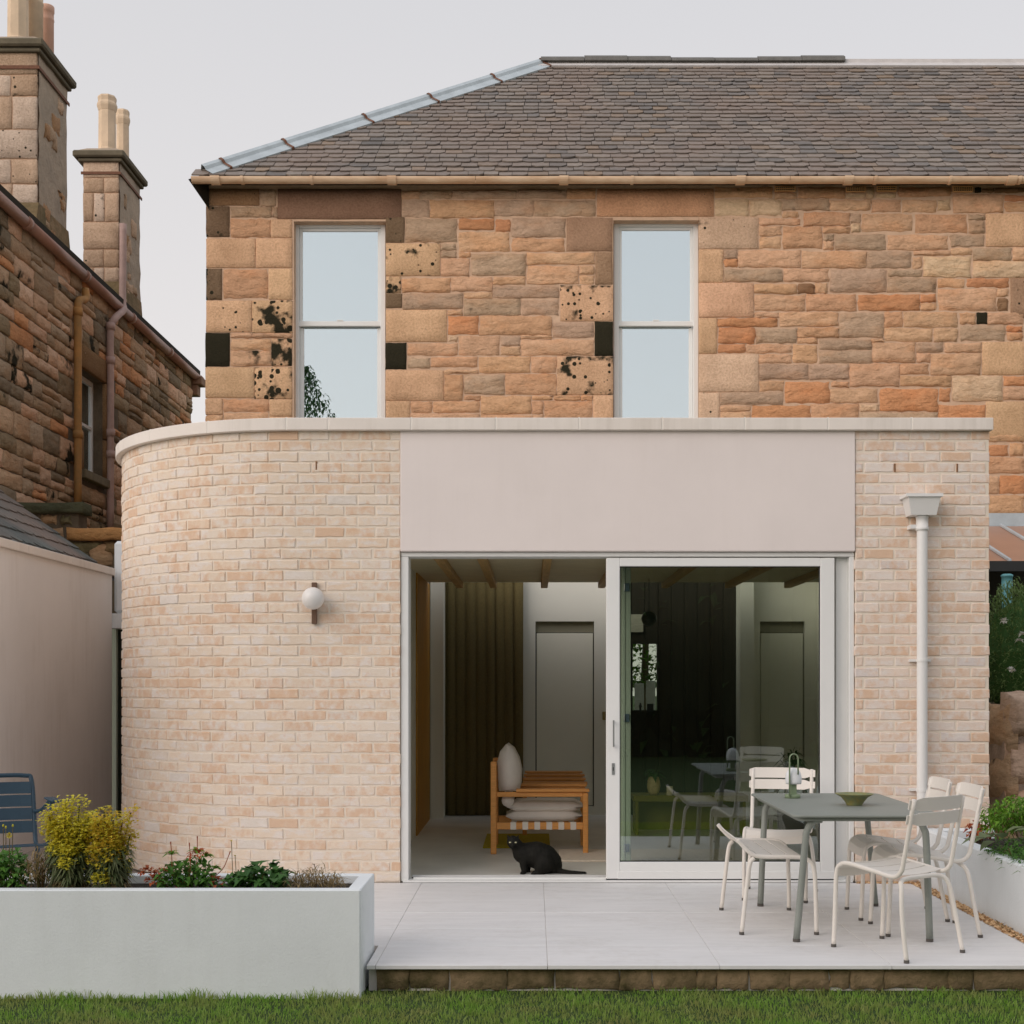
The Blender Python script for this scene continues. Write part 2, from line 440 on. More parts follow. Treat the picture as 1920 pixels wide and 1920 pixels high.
b = MB(); b.box(-6.2, -.80, YF + .5, 6.2, -.3, -.026)
tag(b.build('side_path', mat('side path concrete', alb(176, 166, 158, .8), .9, .15, 4, b=.3)), kind='structure')

# grass
def grass(n, x0, x1, y0, y1, hmin, hmax, name='grass', fringe=None):
    X = npr.uniform(x0, x1, n); Y = npr.uniform(y0, y1, n); h = npr.uniform(hmin, hmax, n) * (0.7 + .5 * np.sin(X * 5 + Y * 3) ** 2)
    a = npr.uniform(0, 6.283, n); w = npr.uniform(.0018, .0035, n); l = npr.normal(0, .4, n) * h; l2 = npr.normal(0, .4, n) * h
    z = LAWN - .012
    dx, dy = np.cos(a) * w, np.sin(a) * w
    V = np.empty((n, 5, 3))
    V[:, 0] = np.c_[X - dx, Y - dy, np.full(n, z)]; V[:, 1] = np.c_[X + dx, Y + dy, np.full(n, z)]
    V[:, 2] = np.c_[X + dx * .8 + l * .3, Y + dy * .8 + l2 * .3, z + h * .6]; V[:, 3] = np.c_[X - dx * .8 + l * .3, Y - dy * .8 + l2 * .3, z + h * .6]
    V[:, 4] = np.c_[X + l, Y + l2, z + h]
    me = bpy.data.meshes.new(name); nv = n * 5
    me.vertices.add(nv); me.vertices.foreach_set('co', V.reshape(-1))
    base = np.arange(n) * 5
    q = np.stack([base, base + 1, base + 2, base + 3], 1); t = np.stack([base + 3, base + 2, base + 4], 1)
    li = np.concatenate([np.concatenate([q, t], 1).reshape(-1)])
    me.loops.add(n * 7); me.loops.foreach_set('vertex_index', li)
    me.polygons.add(n * 2)
    st = np.stack([np.arange(n) * 7, np.arange(n) * 7 + 4], 1).reshape(-1); me.polygons.foreach_set('loop_start', st)
    me.polygons.foreach_set('loop_total', np.tile([4, 3], n))
    me.update(); me.validate()
    o = bpy.data.objects.new(name, me); COL.objects.link(o); me.materials.append(M['grass'])
    return tag(o, kind='stuff')
M['grass'] = leaf_mat('grass blades', (.18, .37, .04), (.31, .44, .10), .45, .6, (.34, .34, .12))
grass(110000, -4.2, 4.2, -5.4, YF + .02, .010, .036)
grass(900, -4.2, -.86, -D + 6.67, -D + 6.74, .025, .06)

# ================================================================ BRICK EXTENSION
XL, XR, XP0, XP1 = px(750, 0), px(1604, 0), px(1604, 0), px(1855, 0)
XC, RC, YB, ZT = -1.676, 1.71, 4.9, pz(806, -.0)
ext = empty('brick_extension', (0, 0, 0), label='pale brick garden extension with rounded corner and white rendered band over its doors', cat='extension')
COURSE = ZT / 42
def path(s):
    """distance along the outside face, from the door jamb round the corner and back -> x, y, outward normal angle"""
    L1 = XL - XC; L2 = RC * math.pi / 2
    if s <= L1: return XL - s, 0.0, 0.0
    if s <= L1 + L2:
        a = (s - L1) / RC; return XC - RC * math.sin(a), RC - RC * math.cos(a), a
    return XC - RC, RC + (s - L1 - L2), math.pi / 2
LTOT = (XL - XC) + RC * math.pi / 2 + (YB - RC)
core = MB(); N = 90; REC = .0032
def off(s, o):
    x, y, a = path(s); return x + o * math.sin(a), y + o * math.cos(a)
ring = [off(LTOT * i / N, REC) for i in range(N + 1)]; ring2 = [off(LTOT * i / N, .12) for i in range(N + 1)]
v = [(x, y, 0) for x, y in ring] + [(x, y, ZT) for x, y in ring] + [(x, y, ZT) for x, y in ring2] + [(x, y, 0) for x, y in ring2]; n = N + 1
f = [(k * n + i, k * n + i + 1, ((k + 1) % 4) * n + i + 1, ((k + 1) % 4) * n + i) for k in range(4) for i in range(N)] + [(0, n, 2 * n, 3 * n), (N, 3 * n + N, 2 * n + N, n + N)]
core.add(v, f)
cwall = core.build('curved_wall', M['mortar'], ext)
pc = MB(); pc.box(XP0 + .002, XP1 - REC, REC, .3, 0, ZT); pc.box(XP1 - .12, XP1 - REC, .3, YB, 0, ZT)
pier = pc.build('brick_pier', M['mortar'], ext)

BL, BH, J = .2095, COURSE - .011, .010
variants = {}
def brick_mesh(length):
    key = round(length / .0131)
    if key not in variants:
        variants[key] = []
        for k in range(9 if key == round(BL / .0131) else 3):
            v, f = piece(4, 1, key * .0131 if key != round(BL / .0131) else BL, BH, .0, .0018, .0030, .0052, .045)
            me = bpy.data.meshes.new('brick'); me.from_pydata(v, [], f); me.update(); me.materials.append(M['brick']); variants[key].append((me, v, f))
    return rnd.choice(variants[key])
def brick_tint(u, z, warm=0.0):
    t = rnd.random()
    c = (208, 193, 176) if t < .6 else (211, 199, 185) if t < .85 else (203, 185, 166) if t < .95 else (195, 187, 178)
    if warm: c = (c[0] - 3, c[1] - 3, c[2] + 2)
    a = rnd.choice((0, .1, .25, .4, .5, .6, .75, .9)) + warm * .12 + (.6 if rnd.random() < .03 else 0)
    j = rnd.uniform(.96, 1.03)
    return (*[x * j for x in alb(*c)], a)
bricks = []      # parent, x, y, z, rotation, length, tint, visible size
def course_bricks(total, row, start):
    s = 0; first = start; out = []
    while s < total - .02:
        l = min(first if s == 0 else BL, total - s)
        if l > .03: out.append((s, l))
        s += l + J
    return out
for r in range(42):
    z = COURSE * (r + .5)
    st = (.06 if r % 2 else .06 + (BL + J) / 2) + rnd.choice((0, 0, 0, .02))
    for s, l in course_bricks(LTOT - .0, r, st):
        x, y, a = path(s + l / 2)
        y2 = -rnd.uniform(-.001, .004)
        vis = math.cos(a + math.atan2(-x, D + y)) if a > 0 else 1
        bricks.append((cwall, x - 0 * y2, y, z, -a, l, brick_tint(x, z), l * max(0, vis) / (D + y), y2))
    st = (.165 if r % 2 else .165 - .11)
    for s, l in course_bricks(XP1 - XP0, r, st):
        y2 = -rnd.uniform(-.001, .003)
        bricks.append((pier, XP0 + s + l / 2, 0, z, 0, l, brick_tint(x, z, .7), l / D, y2))
# hidden by table and chairs or by the planter: still bricks, the rest of the wall is one part
ranked = sorted(range(len(bricks)), key=lambda i: -bricks[i][7] * (.55 if bricks[i][3] < .6 and bricks[i][0] is pier else .6 if bricks[i][3] < .35 else 1) + rnd.random() * .002)
keep = set([i for i in ranked if bricks[i][0] is cwall][:300] + [i for i in ranked if bricks[i][0] is pier][:210])
rest = {cwall: ([], [], []), pier: ([], [], [])}
for i, (par, x, y, z, rz, l, tint, vis, y2) in enumerate(bricks):
    me, v, f = brick_mesh(l)
    if i in keep:
        o = bpy.data.objects.new('brick', me); COL.objects.link(o); o.parent = par
        o.location = (x + y2 * math.sin(-rz), y + y2 * math.cos(rz), z); o.rotation_euler = (0, rnd.uniform(-.004, .004), rz); o.color = tint
    else:
        V, Fc, T = rest[par]; n0 = len(V); c, s_ = math.cos(rz), math.sin(rz)
        V += [(x + p[0] * c - (p[1] + y2) * s_, y + p[0] * s_ + (p[1] + y2) * c, z + p[2]) for p in v]; Fc += [tuple(q + n0 for q in t) for t in f]; T += [tint] * len(v)
for par, (V, Fc, T) in rest.items():
    if V: tag(from_arrays('brickwork', V, Fc, M['brick_attr'], par, tint=T), kind='stuff')
# weep vents in the pier and curved wall
M['vent'] = mat('plastic weep vent', alb(150, 112, 82), .7)
for (u, v_) in ((1678, 877), (1795, 877), (593, 873)):
    x, _, z = at(u, v_, -.004); m_ = MB(); m_.box(x - .006, x + .006, -.0035, .02, z - .03, z + .03); vo = m_.build('weep_vent', M['vent'], pier if u > 1000 else cwall)
    m_ = MB()
    for k in range(6): m_.box(x - .0035, x + .0035, -.0055, -.0034, z - .026 + k * .0095, z - .022 + k * .0095)
    m_.build('vent_slot', M['seal'], vo)

# rendered band over the doors
m_ = MB(); m_.bbox(XL + .003, XR - .003, -.012, .30, pz(1034, -.012), ZT - .002, .006); m_.build('rendered_band', M['render'], ext)
# coping stones
cop_z0, cop_z1 = pz(806, -.05), pz(783, -.05)
js = [XL - px(u, -.05) for u in (771, 615, 537, 381)]
Lc = XL - XC
edges = [XL - px(1864, -.05)] + [XL - px(u, -.05) for u in (1710, 1553, 1397, 1242, 1086, 930, 771, 615, 537, 381)]
s = edges[-1] + .59
while s < LTOT: edges.append(s); s += .59
edges.append(LTOT)
def coff(s, o):
    if s < 0: return XL - s, o
    return off(s, o)
for k in range(len(edges) - 1):
    a, c = edges[k] + .004, edges[k + 1] - .004
    nseg = 1 if c < Lc else 8
    outr = [coff(a + (c - a) * i / nseg, -.05) for i in range(nseg + 1)]; inr = [coff(a + (c - a) * i / nseg, .22) for i in range(nseg + 1)]
    n = nseg + 1; v = [(x, y, cop_z0) for x, y in outr] + [(x, y, cop_z1) for x, y in outr] + [(x, y, cop_z1 + .012) for x, y in inr] + [(x, y, cop_z0) for x, y in inr]
    f = [(q * n + i, q * n + i + 1, ((q + 1) % 4) * n + i + 1, ((q + 1) % 4) * n + i) for q in range(4) for i in range(nseg)] + [(0, n, 2 * n, 3 * n), (nseg, 3 * n + nseg, 2 * n + nseg, n + nseg)]
    st = from_arrays('coping_stone', v, f, M['coping'], ext)
    bv = st.modifiers.new('worn edges', 'BEVEL'); bv.width = .004; bv.segments = 1
    if k < len(edges) - 2:
        p = [coff(edges[k + 1] + e, o) for e in (-.0055, .0055) for o in (-.047, .2)]
        v = [(x, y, z) for z in (cop_z0 + .002, cop_z1 + .004) for x, y in p]
        from_arrays('coping_joint', v, [(0, 1, 3, 2), (4, 6, 7, 5), (0, 4, 5, 1), (2, 3, 7, 6), (0, 2, 6, 4), (1, 5, 7, 3)], M['joint'], ext)
# roof with a slot of rooflight along the old house wall
ZC = 2.45; YW0, YW1 = 4.06, 4.86
M['roofing'] = mat('grey roof membrane', (.2, .2, .2), .9)
YR0 = 1.5
po = [off(LTOT * i / N, .115) for i in range(N + 1)]; po = [q for q in po if q[1] < YR0]
m_ = MB(); m_.prism([(XP1 - .12, .12)] + po + [(po[-1][0], YR0), (XP1 - .12, YR0)], 2, 2.98, 3.10)
m_.box(XC - RC + .12, -1.2, YR0 + .001, YB, 2.98, 3.1); m_.box(2.6, XP1 - .12, YR0 + .001, YB, 2.98, 3.1); m_.build('flat_roof', M['roofing'], ext)

# ---- interior
M['ceil'] = mat('lined ceiling', alb(196, 188, 160), .8, .1, 5)
M['beam'] = mat('timber ceiling beam', alb(178, 146, 96), .6, .25, 6, stretch=(8, .6, 8))
M['plaster'] = mat('white plaster', (.80, .79, .70), .9, .03, 3)
M['floor'] = mat('polished concrete floor', (.70, .68, .62), .45, .14, 2.4)
M['ochre'] = mat('ochre plywood', alb(168, 122, 40), .5, .25, 4, stretch=(3, 3, .5))
M['darkwall'] = mat('dark stained timber', (.030, .022, .010), .6, .4, 6, stretch=(8, 8, .5))
M['jamb_pale'] = mat('pale green grey paint', alb(150, 160, 146), .6)
m_ = MB(); m_.box(XL - .3, XP1 - .13, .10, YB, -.2, .012); m_.build('floor', M['floor'], ext)
m_ = MB(); m_.box(-1.25, XP1 - .13, .12, YW0, ZC, ZC + .05); m_.build('ceiling', M['ceil'], ext)
for u in (838, 912, 1024, 1150, 1290, 1430, 1560):
    x = px(u, 2.0); m_ = MB(); m_.bbox(x - .035, x + .035, .13, YW0 - .002, ZC - .06, ZC - .002, .006); m_.build('ceiling_beam', M['beam'], ext)
m_ = MB(); m_.prism([(YW0, ZC - .001), (YR0, 2.978), (YR0 - .05, 2.978), (YW0 - .05, ZC + .049)], 0, -1.25, 2.7); m_.build('rooflight_upstand', M['plaster'], ext)
m_ = MB(); m_.box(-1.20, -1.09, .15, 2.86, .012, ZC); m_.box(-1.20, -1.09, 4.37, YB, .012, 2.97); m_.build('side_wall', M['plaster'], ext)
m_ = MB(); m_.box(-1.20, -1.075, 2.862, 4.368, .012, ZC); m_.build('plywood_panel', M['ochre'], ext)
m_ = MB(); m_.box(-1.074, px(832, 4.5), 4.44, 4.80, .012, 2.97); m_.build('wall_return', M['plaster'], ext)
m_ = MB(); m_.box(XP1 - .22, XP1 - .125, .15, YB, .012, 2.97); m_.build('side_wall', M['plaster'], ext)
YBW = 4.85
xa, xb, xc_, xd = px(979, YBW), px(1154, YBW), px(1380, YBW), px(1405, YBW)
d0, d1, dz = px(1004, YBW), px(1114, YBW), pz(1165, YBW)
e0, e1 = px(1425, YBW), px(1509, YBW)
m_ = MB()
m_.box(-1.2, xa, YBW + .01, YBW + .15, .012, 2.97)
for (a, c, o0, o1) in ((xa, xb, d0, d1), (xc_, XP1 - .13, e0, e1)):
    m_.box(a, o0, YBW, YBW + .15, .012, 2.97); m_.box(o1, c, YBW, YBW + .15, .012, 2.97); m_.box(o0, o1, YBW, YBW + .15, dz, 2.97)
m_.build('back_wall', M['plaster'], ext)
m_ = MB(); m_.box(xc_ - .0, xd, YBW - .3, YBW - .002, .012, 2.97); m_.build('wall_return', M['plaster'], ext)
dw = empty('timber_lining', parent=ext)
nb = 9
wu0, wu1, kz0, kz1 = px(1184, YBW), px(1234, YBW), pz(1335, YBW), pz(1205, YBW)
m_ = MB(); m_.box(xb, wu0, YBW + .0205, YBW + .06, .012, 2.95); m_.box(wu1, xc_, YBW + .0205, YBW + .06, .012, 2.95); m_.box(wu0, wu1, YBW + .0205, YBW + .06, .012, kz0); m_.box(wu0, wu1, YBW + .0205, YBW + .06, kz1, 2.95); m_.build('backing', M['darkwall'], dw)
for k in range(nb):
    bx_ = [xb, wu0, (wu0 + wu1) / 2, wu1] + [wu1 + (xc_ - wu1) * q / 6 for q in range(1, 7)]
    x0, x1 = bx_[k], bx_[k + 1]
    for (za_, zb_) in (((.012, kz0), (kz1, 2.90)) if k in (1, 2) else ((.012, 2.90),)):
        m_ = MB(); m_.bbox(x0 + .002, x1 - .002, YBW - .015, YBW + .02, za_, zb_, .003); m_.build('board', M['darkwall'], dw)
# the two flush interior doors
M['door_paint'] = mat('warm grey door paint', (.80, .79, .68), .5, .03, 3)
M['brass'] = mat('dull brass', (.35, .27, .12), .4, metal=.8)
def interior_door(x0, x1, label):
    t = empty('interior_door', ((x0 + x1) / 2, YBW + .03, .012), label=label, cat='door')
    w = (x1 - x0) / 2; zt = dz - .012; zp = pz(1187, YBW) - .012
    m_ = MB(); m_.box(-w, w, .06, .10, 0, zt); m_.build('reveal', M['seal'], t)
    m_ = MB(); m_.bbox(-w + .012, w - .012, 0, .045, .10, zp, .003); m_.build('door_leaf', M['door_paint'], t)
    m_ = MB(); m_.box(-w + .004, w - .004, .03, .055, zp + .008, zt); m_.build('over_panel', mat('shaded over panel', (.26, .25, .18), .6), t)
    m_ = MB(); m_.box(-w, w, -.02, .055, 0, .09); m_.build('threshold_step', M['plaster'], t)
    return t
interior_door(d0, d1, 'flush pale grey door in the white wall directly behind the armchair')
interior_door(e0, e1, 'flush grey door seen dimly through the right end of the sliding glass')
m_ = MB(); x, _, z = at(1133, 1342, YBW - .005); m_.bbox(x - .02, x + .02, YBW - .015, YBW, z - .045, z + .045, .003)
tag(m_.build('light_switch', M['brass']), 'small brass light switch plate on the white wall beside the flush door', 'light switch')
# curtain: deep folds
YCU = 4.72
cx0, cx1 = px(833, YCU), px(979, YCU); n = 120; V = []; Fc = []
for j in range(7):
    z = .02 + (2.70 - .02) * j / 6
    for i in range(n + 1):
        t = i / n; ph = t * 8 * 2 * math.pi + .5 * math.sin(t * 9)
        V.append((cx0 + (cx1 - cx0) * t + .012 * math.cos(ph) , YCU + (.014 + .006 * math.sin(t * 23)) * math.sin(ph) * (1 - .15 * math.sin(j)), z))
for j in range(6):
    for i in range(n): a = j * (n + 1) + i; Fc.append((a, a + 1, a + n + 2, a + n + 1))
cur = from_arrays('curtain', V, Fc, mat('heavy brown curtain cloth', alb(86, 76, 46, .6), .95, .2, 60), None, True)
tag(cur, 'full height dark brown curtain in deep folds left of the white wall', 'curtain')
so = cur.modifiers.new('thick', 'SOLIDIFY'); so.thickness = .004

# ---- door frame and sliding panel
fr = empty('door_frame', (0, 0, 0), parent=ext)
zH, zS = pz(1045, .06), pz(1646, .06)
m_ = MB(); m_.bbox(XL + .004, px(767, .06), .02, .20, .005, zH, .004); m_.build('left_jamb', M['frame'], fr)
m_ = MB(); m_.bbox(px(1590, .06), XR - .004, .02, .20, .005, zH, .004); m_.bbox(px(1566, .10), px(1590, .1) - .002, .085, .2, .005, zH, .004); m_.build('right_jamb', M['frame'], fr)
m_ = MB(); m_.bbox(XL + .004, XR - .004, .02, .20, zH + .001, pz(1034, -.01) - .002, .004); m_.build('head', M['frame'], fr)
m_ = MB(); m_.box(XL + .02, XR - .02, -.01, .20, .002, .016); m_.box(px(775, .05), XR - .06, .055, .075, .016, .030); m_.box(px(772, .1), px(1137, .1), .135, .15, .0165, .034); m_.build('sill_track', M['frame'], fr)
m_ = MB(); m_.box(px(772, .1), px(1137, .1), .10, .13, .0162, .022); m_.build('track_seal', M['seal'], fr)
sl = empty('sliding_door', (px(1351, .04), .045, .03), label='wide white framed sliding glass door closed over the right half of the opening', cat='sliding door')
ox = px(1351, .04)
x0, x1 = px(1137, .01) - ox, px(1565, .01) - ox; g0, g1 = px(1162, .02) - ox, px(1538, .02) - ox
zt, zb = pz(1046, .01) - .03, pz(1648, .01) - .03; gt, gb = pz(1062, .02) - .03, pz(1616, .02) - .03
m_ = MB(); m_.bbox(x0, g0, -.035, .03, zb, zt, .004); m_.build('stile', M['frame'], sl)
m_ = MB(); m_.bbox(g1, x1, -.035, .03, zb, zt, .004); m_.build('stile', M['frame'], sl)
m_ = MB(); m_.bbox(g0, g1, -.034, .03, gt, zt, .004); m_.build('top_rail', M['frame'], sl)
m_ = MB(); m_.bbox(g0, g1, -.034, .03, zb, gb, .004); m_.bbox(x0 + .08, x1 - .002, -.04, -.033, zb, zb + .055, .002); m_.build('bottom_rail', M['frame'], sl)
m_ = MB(); m_.box(x0, x1, -.03, .02, zb - .014, zb - .001); m_.build('bottom_seal', M['seal'], sl)
m_ = MB(); t_ = .006
for (a, c, d_, e_) in ((g0, g0 + t_, gb, gt), (g1 - t_, g1, gb, gt), (g0 + t_, g1 - t_, gb, gb + t_), (g0 + t_, g1 - t_, gt - t_, gt)): m_.box(a, c, -.016, -.006, d_, e_)
m_.build('glazing_seal', M['seal'], sl)
M['doorglass'] = glass_mat('clear door glass', (.82, .86, .80), .09, (.85, .93, 1.0))
m_ = MB(); m_.box(g0 + .001, g1 - .001, -.004, .004, gb + .001, gt - .001); m_.build('pane', M['doorglass'], sl)
hx = px(1150, 0) - ox
m_ = MB(); z0, z1 = pz(1400, 0) - .03, pz(1350, 0) - .03; m_.bbox(hx - .006, hx + .006, -.085, -.072, z0, z1, .003); m_.box(hx - .004, hx + .004, -.073, -.034, z0 + .006, z0 + .02); m_.box(hx - .004, hx + .004, -.073, -.034, z1 - .02, z1 - .006); m_.build('handle', M['steel'], sl)
m_ = MB(); z0, z1 = pz(1453, 0) - .03, pz(1431, 0) - .03; m_.bbox(hx - .011, hx + .011, -.041, -.0345, z0, z1, .002); lk = m_.build('lock_plate', M['steel'], sl)
m_ = MB(); m_.box(hx - .003, hx + .003, -.0425, -.0408, z0 + .03, z0 + .055); m_.build('keyhole', M['seal'], lk)
# inner folded leaf edge with its hinges, seen through the glass
fl = empty('folded_door_leaf', (px(1175, .4), .40, .014), label='pale green edge of a folded inner door leaf with three hinges behind the glass', cat='door leaf')
ax = px(1175, .4); zt2 = pz(1062, .4)
m_ = MB(); m_.bbox(px(1167, .4) - ax, px(1172.5, .4) - ax, 0, .5, 0, zt2, .003); m_.bbox(px(1173, .4) - ax, px(1183, .4) - ax, .004, .5, 0, zt2, .003); m_.build('stile', M['jamb_pale'], fl)
for v_ in (1101, 1346, 1590):
    z = pz(v_, .39) - .014; m_ = MB(); m_.bbox(px(1170, .39) - ax, px(1180, .39) - ax, -.012, .003, z - .03, z + .03, .002); h_ = m_.build('hinge', mat('blue grey hinge', alb(96, 112, 128), .4, metal=.5), fl)
    m_ = MB(); m_.tube([(px(1171, .39) - ax, -.014, z - .026), (px(1171, .39) - ax, -.014, z + .026)], .006); m_.build('hinge_pin', M['steel'], h_)

# ---- wall lamp and downpipe
wlmp = empty('wall_lamp', (px(588, -.06), 0, pz(1130, -.06)), label='white globe wall lamp on a short brown bar, on the curved brick wall', cat='wall lamp')
m_ = MB(); z0 = wlmp.location.z; m_.bbox(-.018, .018, -.04, -.006, pz(1170, -.03) - z0, pz(1092, -.03) - z0, .003); m_.build('mounting_bar', mat('dark bronze bar', alb(88, 66, 52), .5), wlmp)
m_ = MB(); r = .079; m_.lathe([(max(.004, r * math.sin(math.pi * i / 16)), -r * math.cos(math.pi * i / 16)) for i in range(17)], (px(587, -.11) - wlmp.location.x, -.115, pz(1122, -.115) - z0), 32)
m_.build('globe', mat('opal glass globe', (.78, .75, .72), .35), wlmp, True)

dp = empty('downpipe', (px(1729, -.08), -.08, 0), label='white rainwater pipe with square hopper head on the right brick pier', cat='downpipe')
def dx(u, Y=-.08): return px(u, Y) - dp.location.x
zA, zB = pz(926, -.15), pz(966, -.12)
v = []
for (u0, u1, zz, ya, yb) in ((1697, 1766, zA, -.105, .076), (1697, 1766, zA - .022, -.105, .076), (1702, 1762, zA - .0225, -.092, .076), (1709, 1757, zB, -.06, .076)):
    a, c = dx(u0, -.15) , dx(u1, -.15)
    v += [(a, ya, zz), (c, ya, zz), (c, yb, zz), (a, yb, zz)]
f = [(0, 1, 2, 3)] + [(k * 4 + i, k * 4 + (i + 1) % 4, k * 4 + 4 + (i + 1) % 4, k * 4 + 4 + i) for k in range(3) for i in range(4)] + [(15, 14, 13, 12)]
from_arrays('hopper_head', v, f, M['pipe_white'], dp)
pr = .0375
m_ = MB(); m_.tube([(0, 0, .09), (0, 0, zB - .02)], pr, 20, False); m_.build('pipe', M['pipe_white'], dp, True)
m_ = MB(); m_.lathe([(pr + .001, -.11), (pr + .008, -.108), (pr + .008, -.085), (pr + .005, -.083), (pr + .005, -.02), (pr + .008, -.018), (pr + .008, .0)], (0, 0, zB + .004), 20); m_.build('socket', M['pipe_white'], dp, True)
m_ = MB(); m_.tube(curve([(0, 0, .10), (0, 0, .06), (.02, -.03, .03), (.06, -.09, .012)], 5), pr, 16, True); m_.build('shoe', M['pipe_white'], dp, True)
for v_ in (1238, 1482):
    z = pz(v_, -.1); m_ = MB(); m_.tube([(0, 0, z - .010), (0, 0, z + .010)], pr + .004, 18); m_.box(-.075, .075, .045, .079, z - .009, z + .009); cl = m_.build('bracket', M['pipe_white'], dp)
z = pz(987, -.1); m_ = MB(); m_.box(-.085, -.03, -.012, .079, z - .014, z + .014); m_.build('bracket', M['pipe_white'], dp)

# ================================================================ OLD STONE HOUSE
YH = 5.56; HX0 = px(386, YH)
house = empty('stone_house', (0, YH, 0), label='old sandstone house with slate hip roof standing behind the brick extension', cat='house')
ZE = pz(344, YH)
COLS = {'t': (197, 160, 128), 'g': (176, 150, 126), 'o': (194, 154, 120), 'd': (190, 138, 100), 'D': (198, 144, 104), 'p': (200, 164, 140), 'l': (208, 179, 147),
        'b': (133, 104, 78), 'T': (199, 164, 130), 'B': (134, 106, 86), 'n': (116, 96, 76), 'K': (46, 42, 28), 'P': (204, 166, 134), 'L': (210, 180, 152), 'N': (152, 124, 100), 'U': (186, 143, 111), 'c': (150, 119, 88)}
DRESSED = set('TBnKPLNUc')
TR = []
def reg(ox, oy, sc, txt):
    for it in txt.split(';'):
        it = it.split()
        if len(it) < 5: continue
        a, b_, c, d = (float(q) for q in it[:4])
        TR.append((ox + a / sc, oy + b_ / sc, ox + c / sc, oy + d / sc, it[4], float(it[5]) if len(it) > 5 else 0))
reg(380, 340, 4.2658, """25 60 455 195 c .12;460 70 590 200 g;600 62 1590 303 B;28 200 215 445 n .2;228 205 555 292 g;558 205 600 292 g;222 300 540 450 o;545 305 715 452 T;
28 458 422 692 T;427 458 715 692 T;28 700 155 947 n .28;165 703 520 937 o;527 700 717 947 T;28 956 392 1207 T .2;397 954 717 1213 T .32;22 1213 217 1482 K 1;
226 1215 395 1257 t;400 1218 715 1257 t;226 1263 548 1354 t;226 1358 548 1480 t .16;552 1260 715 1478 T .33;22 1488 414 1732 T;417 1488 715 1740 T .3;22 1738 160 1868 T;
165 1743 530 1845 o .1;535 1745 715 1880 T;22 1872 160 1990 t;165 1850 530 1990 t;535 1884 715 1990 T""")
reg(740, 340, 4.571, """-75 308 85 526 n .25;58 78 217 153 t;222 78 490 151 g;495 76 1043 151 g;1048 72 1468 149 g;1474 66 1720 151 o;1735 66 2735 304 U .1;
55 161 300 313 g;304 161 852 315 o;857 161 1192 300 g;1196 161 1718 302 g;92 319 537 523 g;550 323 857 420 d;865 325 992 430 d;550 432 988 605 t;1003 315 1462 482 g;1003 488 1454 604 o;
1473 311 1866 601 N;-75 533 390 810 T .2;395 538 527 591 g;395 595 527 656 g;395 661 640 810 t;548 609 650 656 o;655 620 1127 807 g;1134 614 1713 717 t;1138 724 1577 884 t;
1582 724 1713 802 t;1582 806 1713 884 t;1720 608 1866 885 N;-75 817 53 957 T .33;62 831 477 952 o;484 822 837 944 t;844 817 1122 889 t;844 897 1408 1002 g;1420 892 1872 1199 P .22;
-75 963 64 1085 n;74 960 587 1097 g;594 953 837 1003 t""")
reg(720, 560, 4.364, """654 3 1120 138 g .05;1124 8 1427 138 g;520 94 642 138 t;15 92 514 353 T .08;524 143 772 293 d;784 142 1371 298 o;1378 192 1714 325 g;1724 189 1874 470 K .82;
524 300 602 352 l;612 306 944 468 t;958 306 1114 391 g;958 394 1117 465 t;1120 300 1372 330 t;1120 335 1716 468 t;12 363 183 577 K .9;190 364 602 468 t;194 483 374 571 g;
384 478 767 560 o;774 474 1198 607 o;1203 474 1411 607 t;1417 473 1874 788 P .24;12 586 488 834 T;494 583 772 617 t;494 624 647 832 o;654 622 988 783 g;996 612 1411 788 o;
656 790 788 834 o;793 797 1208 948 o;1212 793 1382 834 o;1388 793 1608 834 o;1613 793 1708 834 o;1714 793 1874 1010 T;15 838 212 1010 T .1;218 842 398 938 o;404 842 783 938 o;
1212 838 1303 944 o;1310 838 1705 1010 o;218 942 783 1010 t;793 953 1208 1010 o;1212 950 1303 1010 t""")
reg(1300, 340, 5.647, """222 62 838 173 o .12;862 116 1092 192 t;1107 66 1607 182 o;1614 122 1812 182 l;1822 62 1907 182 l;228 186 588 368 l;595 186 938 368 l;943 186 1441 308 g .08;1446 196 1882 311 t;948 316 1112 386 t;
58 383 686 718 L .17;698 393 1125 468 t;1168 328 1655 473 o;698 478 928 578 t;698 585 928 714 t;948 480 1364 714 o;1372 480 1655 549 o;1664 340 1774 442 g;1664 446 1774 546 l;1376 556 1484 632 g;1376 636 1484 727 t;
60 722 317 1073 T .06;325 722 469 822 g;325 826 469 908 d;475 730 1138 914 t;1146 740 1830 922 t;328 928 947 1067 g;953 926 1433 1067 t;1444 930 2048 1178 g;62 1078 636 1440 P .05;
645 1086 1100 1194 o;1104 1086 1288 1190 b;1290 1078 1423 1190 t;645 1202 1187 1376 t;1194 1198 1722 1376 o""")
reg(1620, 340, 6.4, """408 74 1037 189 o;148 136 384 199 l;28 74 118 203 l;1328 74 1402 139 K .8;1406 86 1562 139 b;1568 74 1965 139 b;92 221 443 374 t;453 225 874 374 t;882 221 1034 354 l;1068 160 1678 379 t;
1688 165 1965 243 d;1688 248 1965 374 o;-28 391 579 604 t;611 396 1232 619 o;1252 396 1452 467 g;1252 470 1444 631 g;1462 391 1965 784 T;-354 636 259 824 g;282 646 1003 829 t;1032 640 1444 784 g;
1036 800 1289 889 t;592 838 1032 889 t;28 842 564 1049 g;582 912 694 1049 t;1306 796 1768 954 g;1782 800 1965 954 t;712 902 1279 1154 l;1306 958 1965 1154 l;277 1060 699 1144 g;277 1152 869 1339 g .16;
887 1166 1209 1279 o;1232 1166 1739 1275 d;1588 1286 1734 1388 t;1756 1158 1965 1634 N .14;677 1356 864 1453 d""")
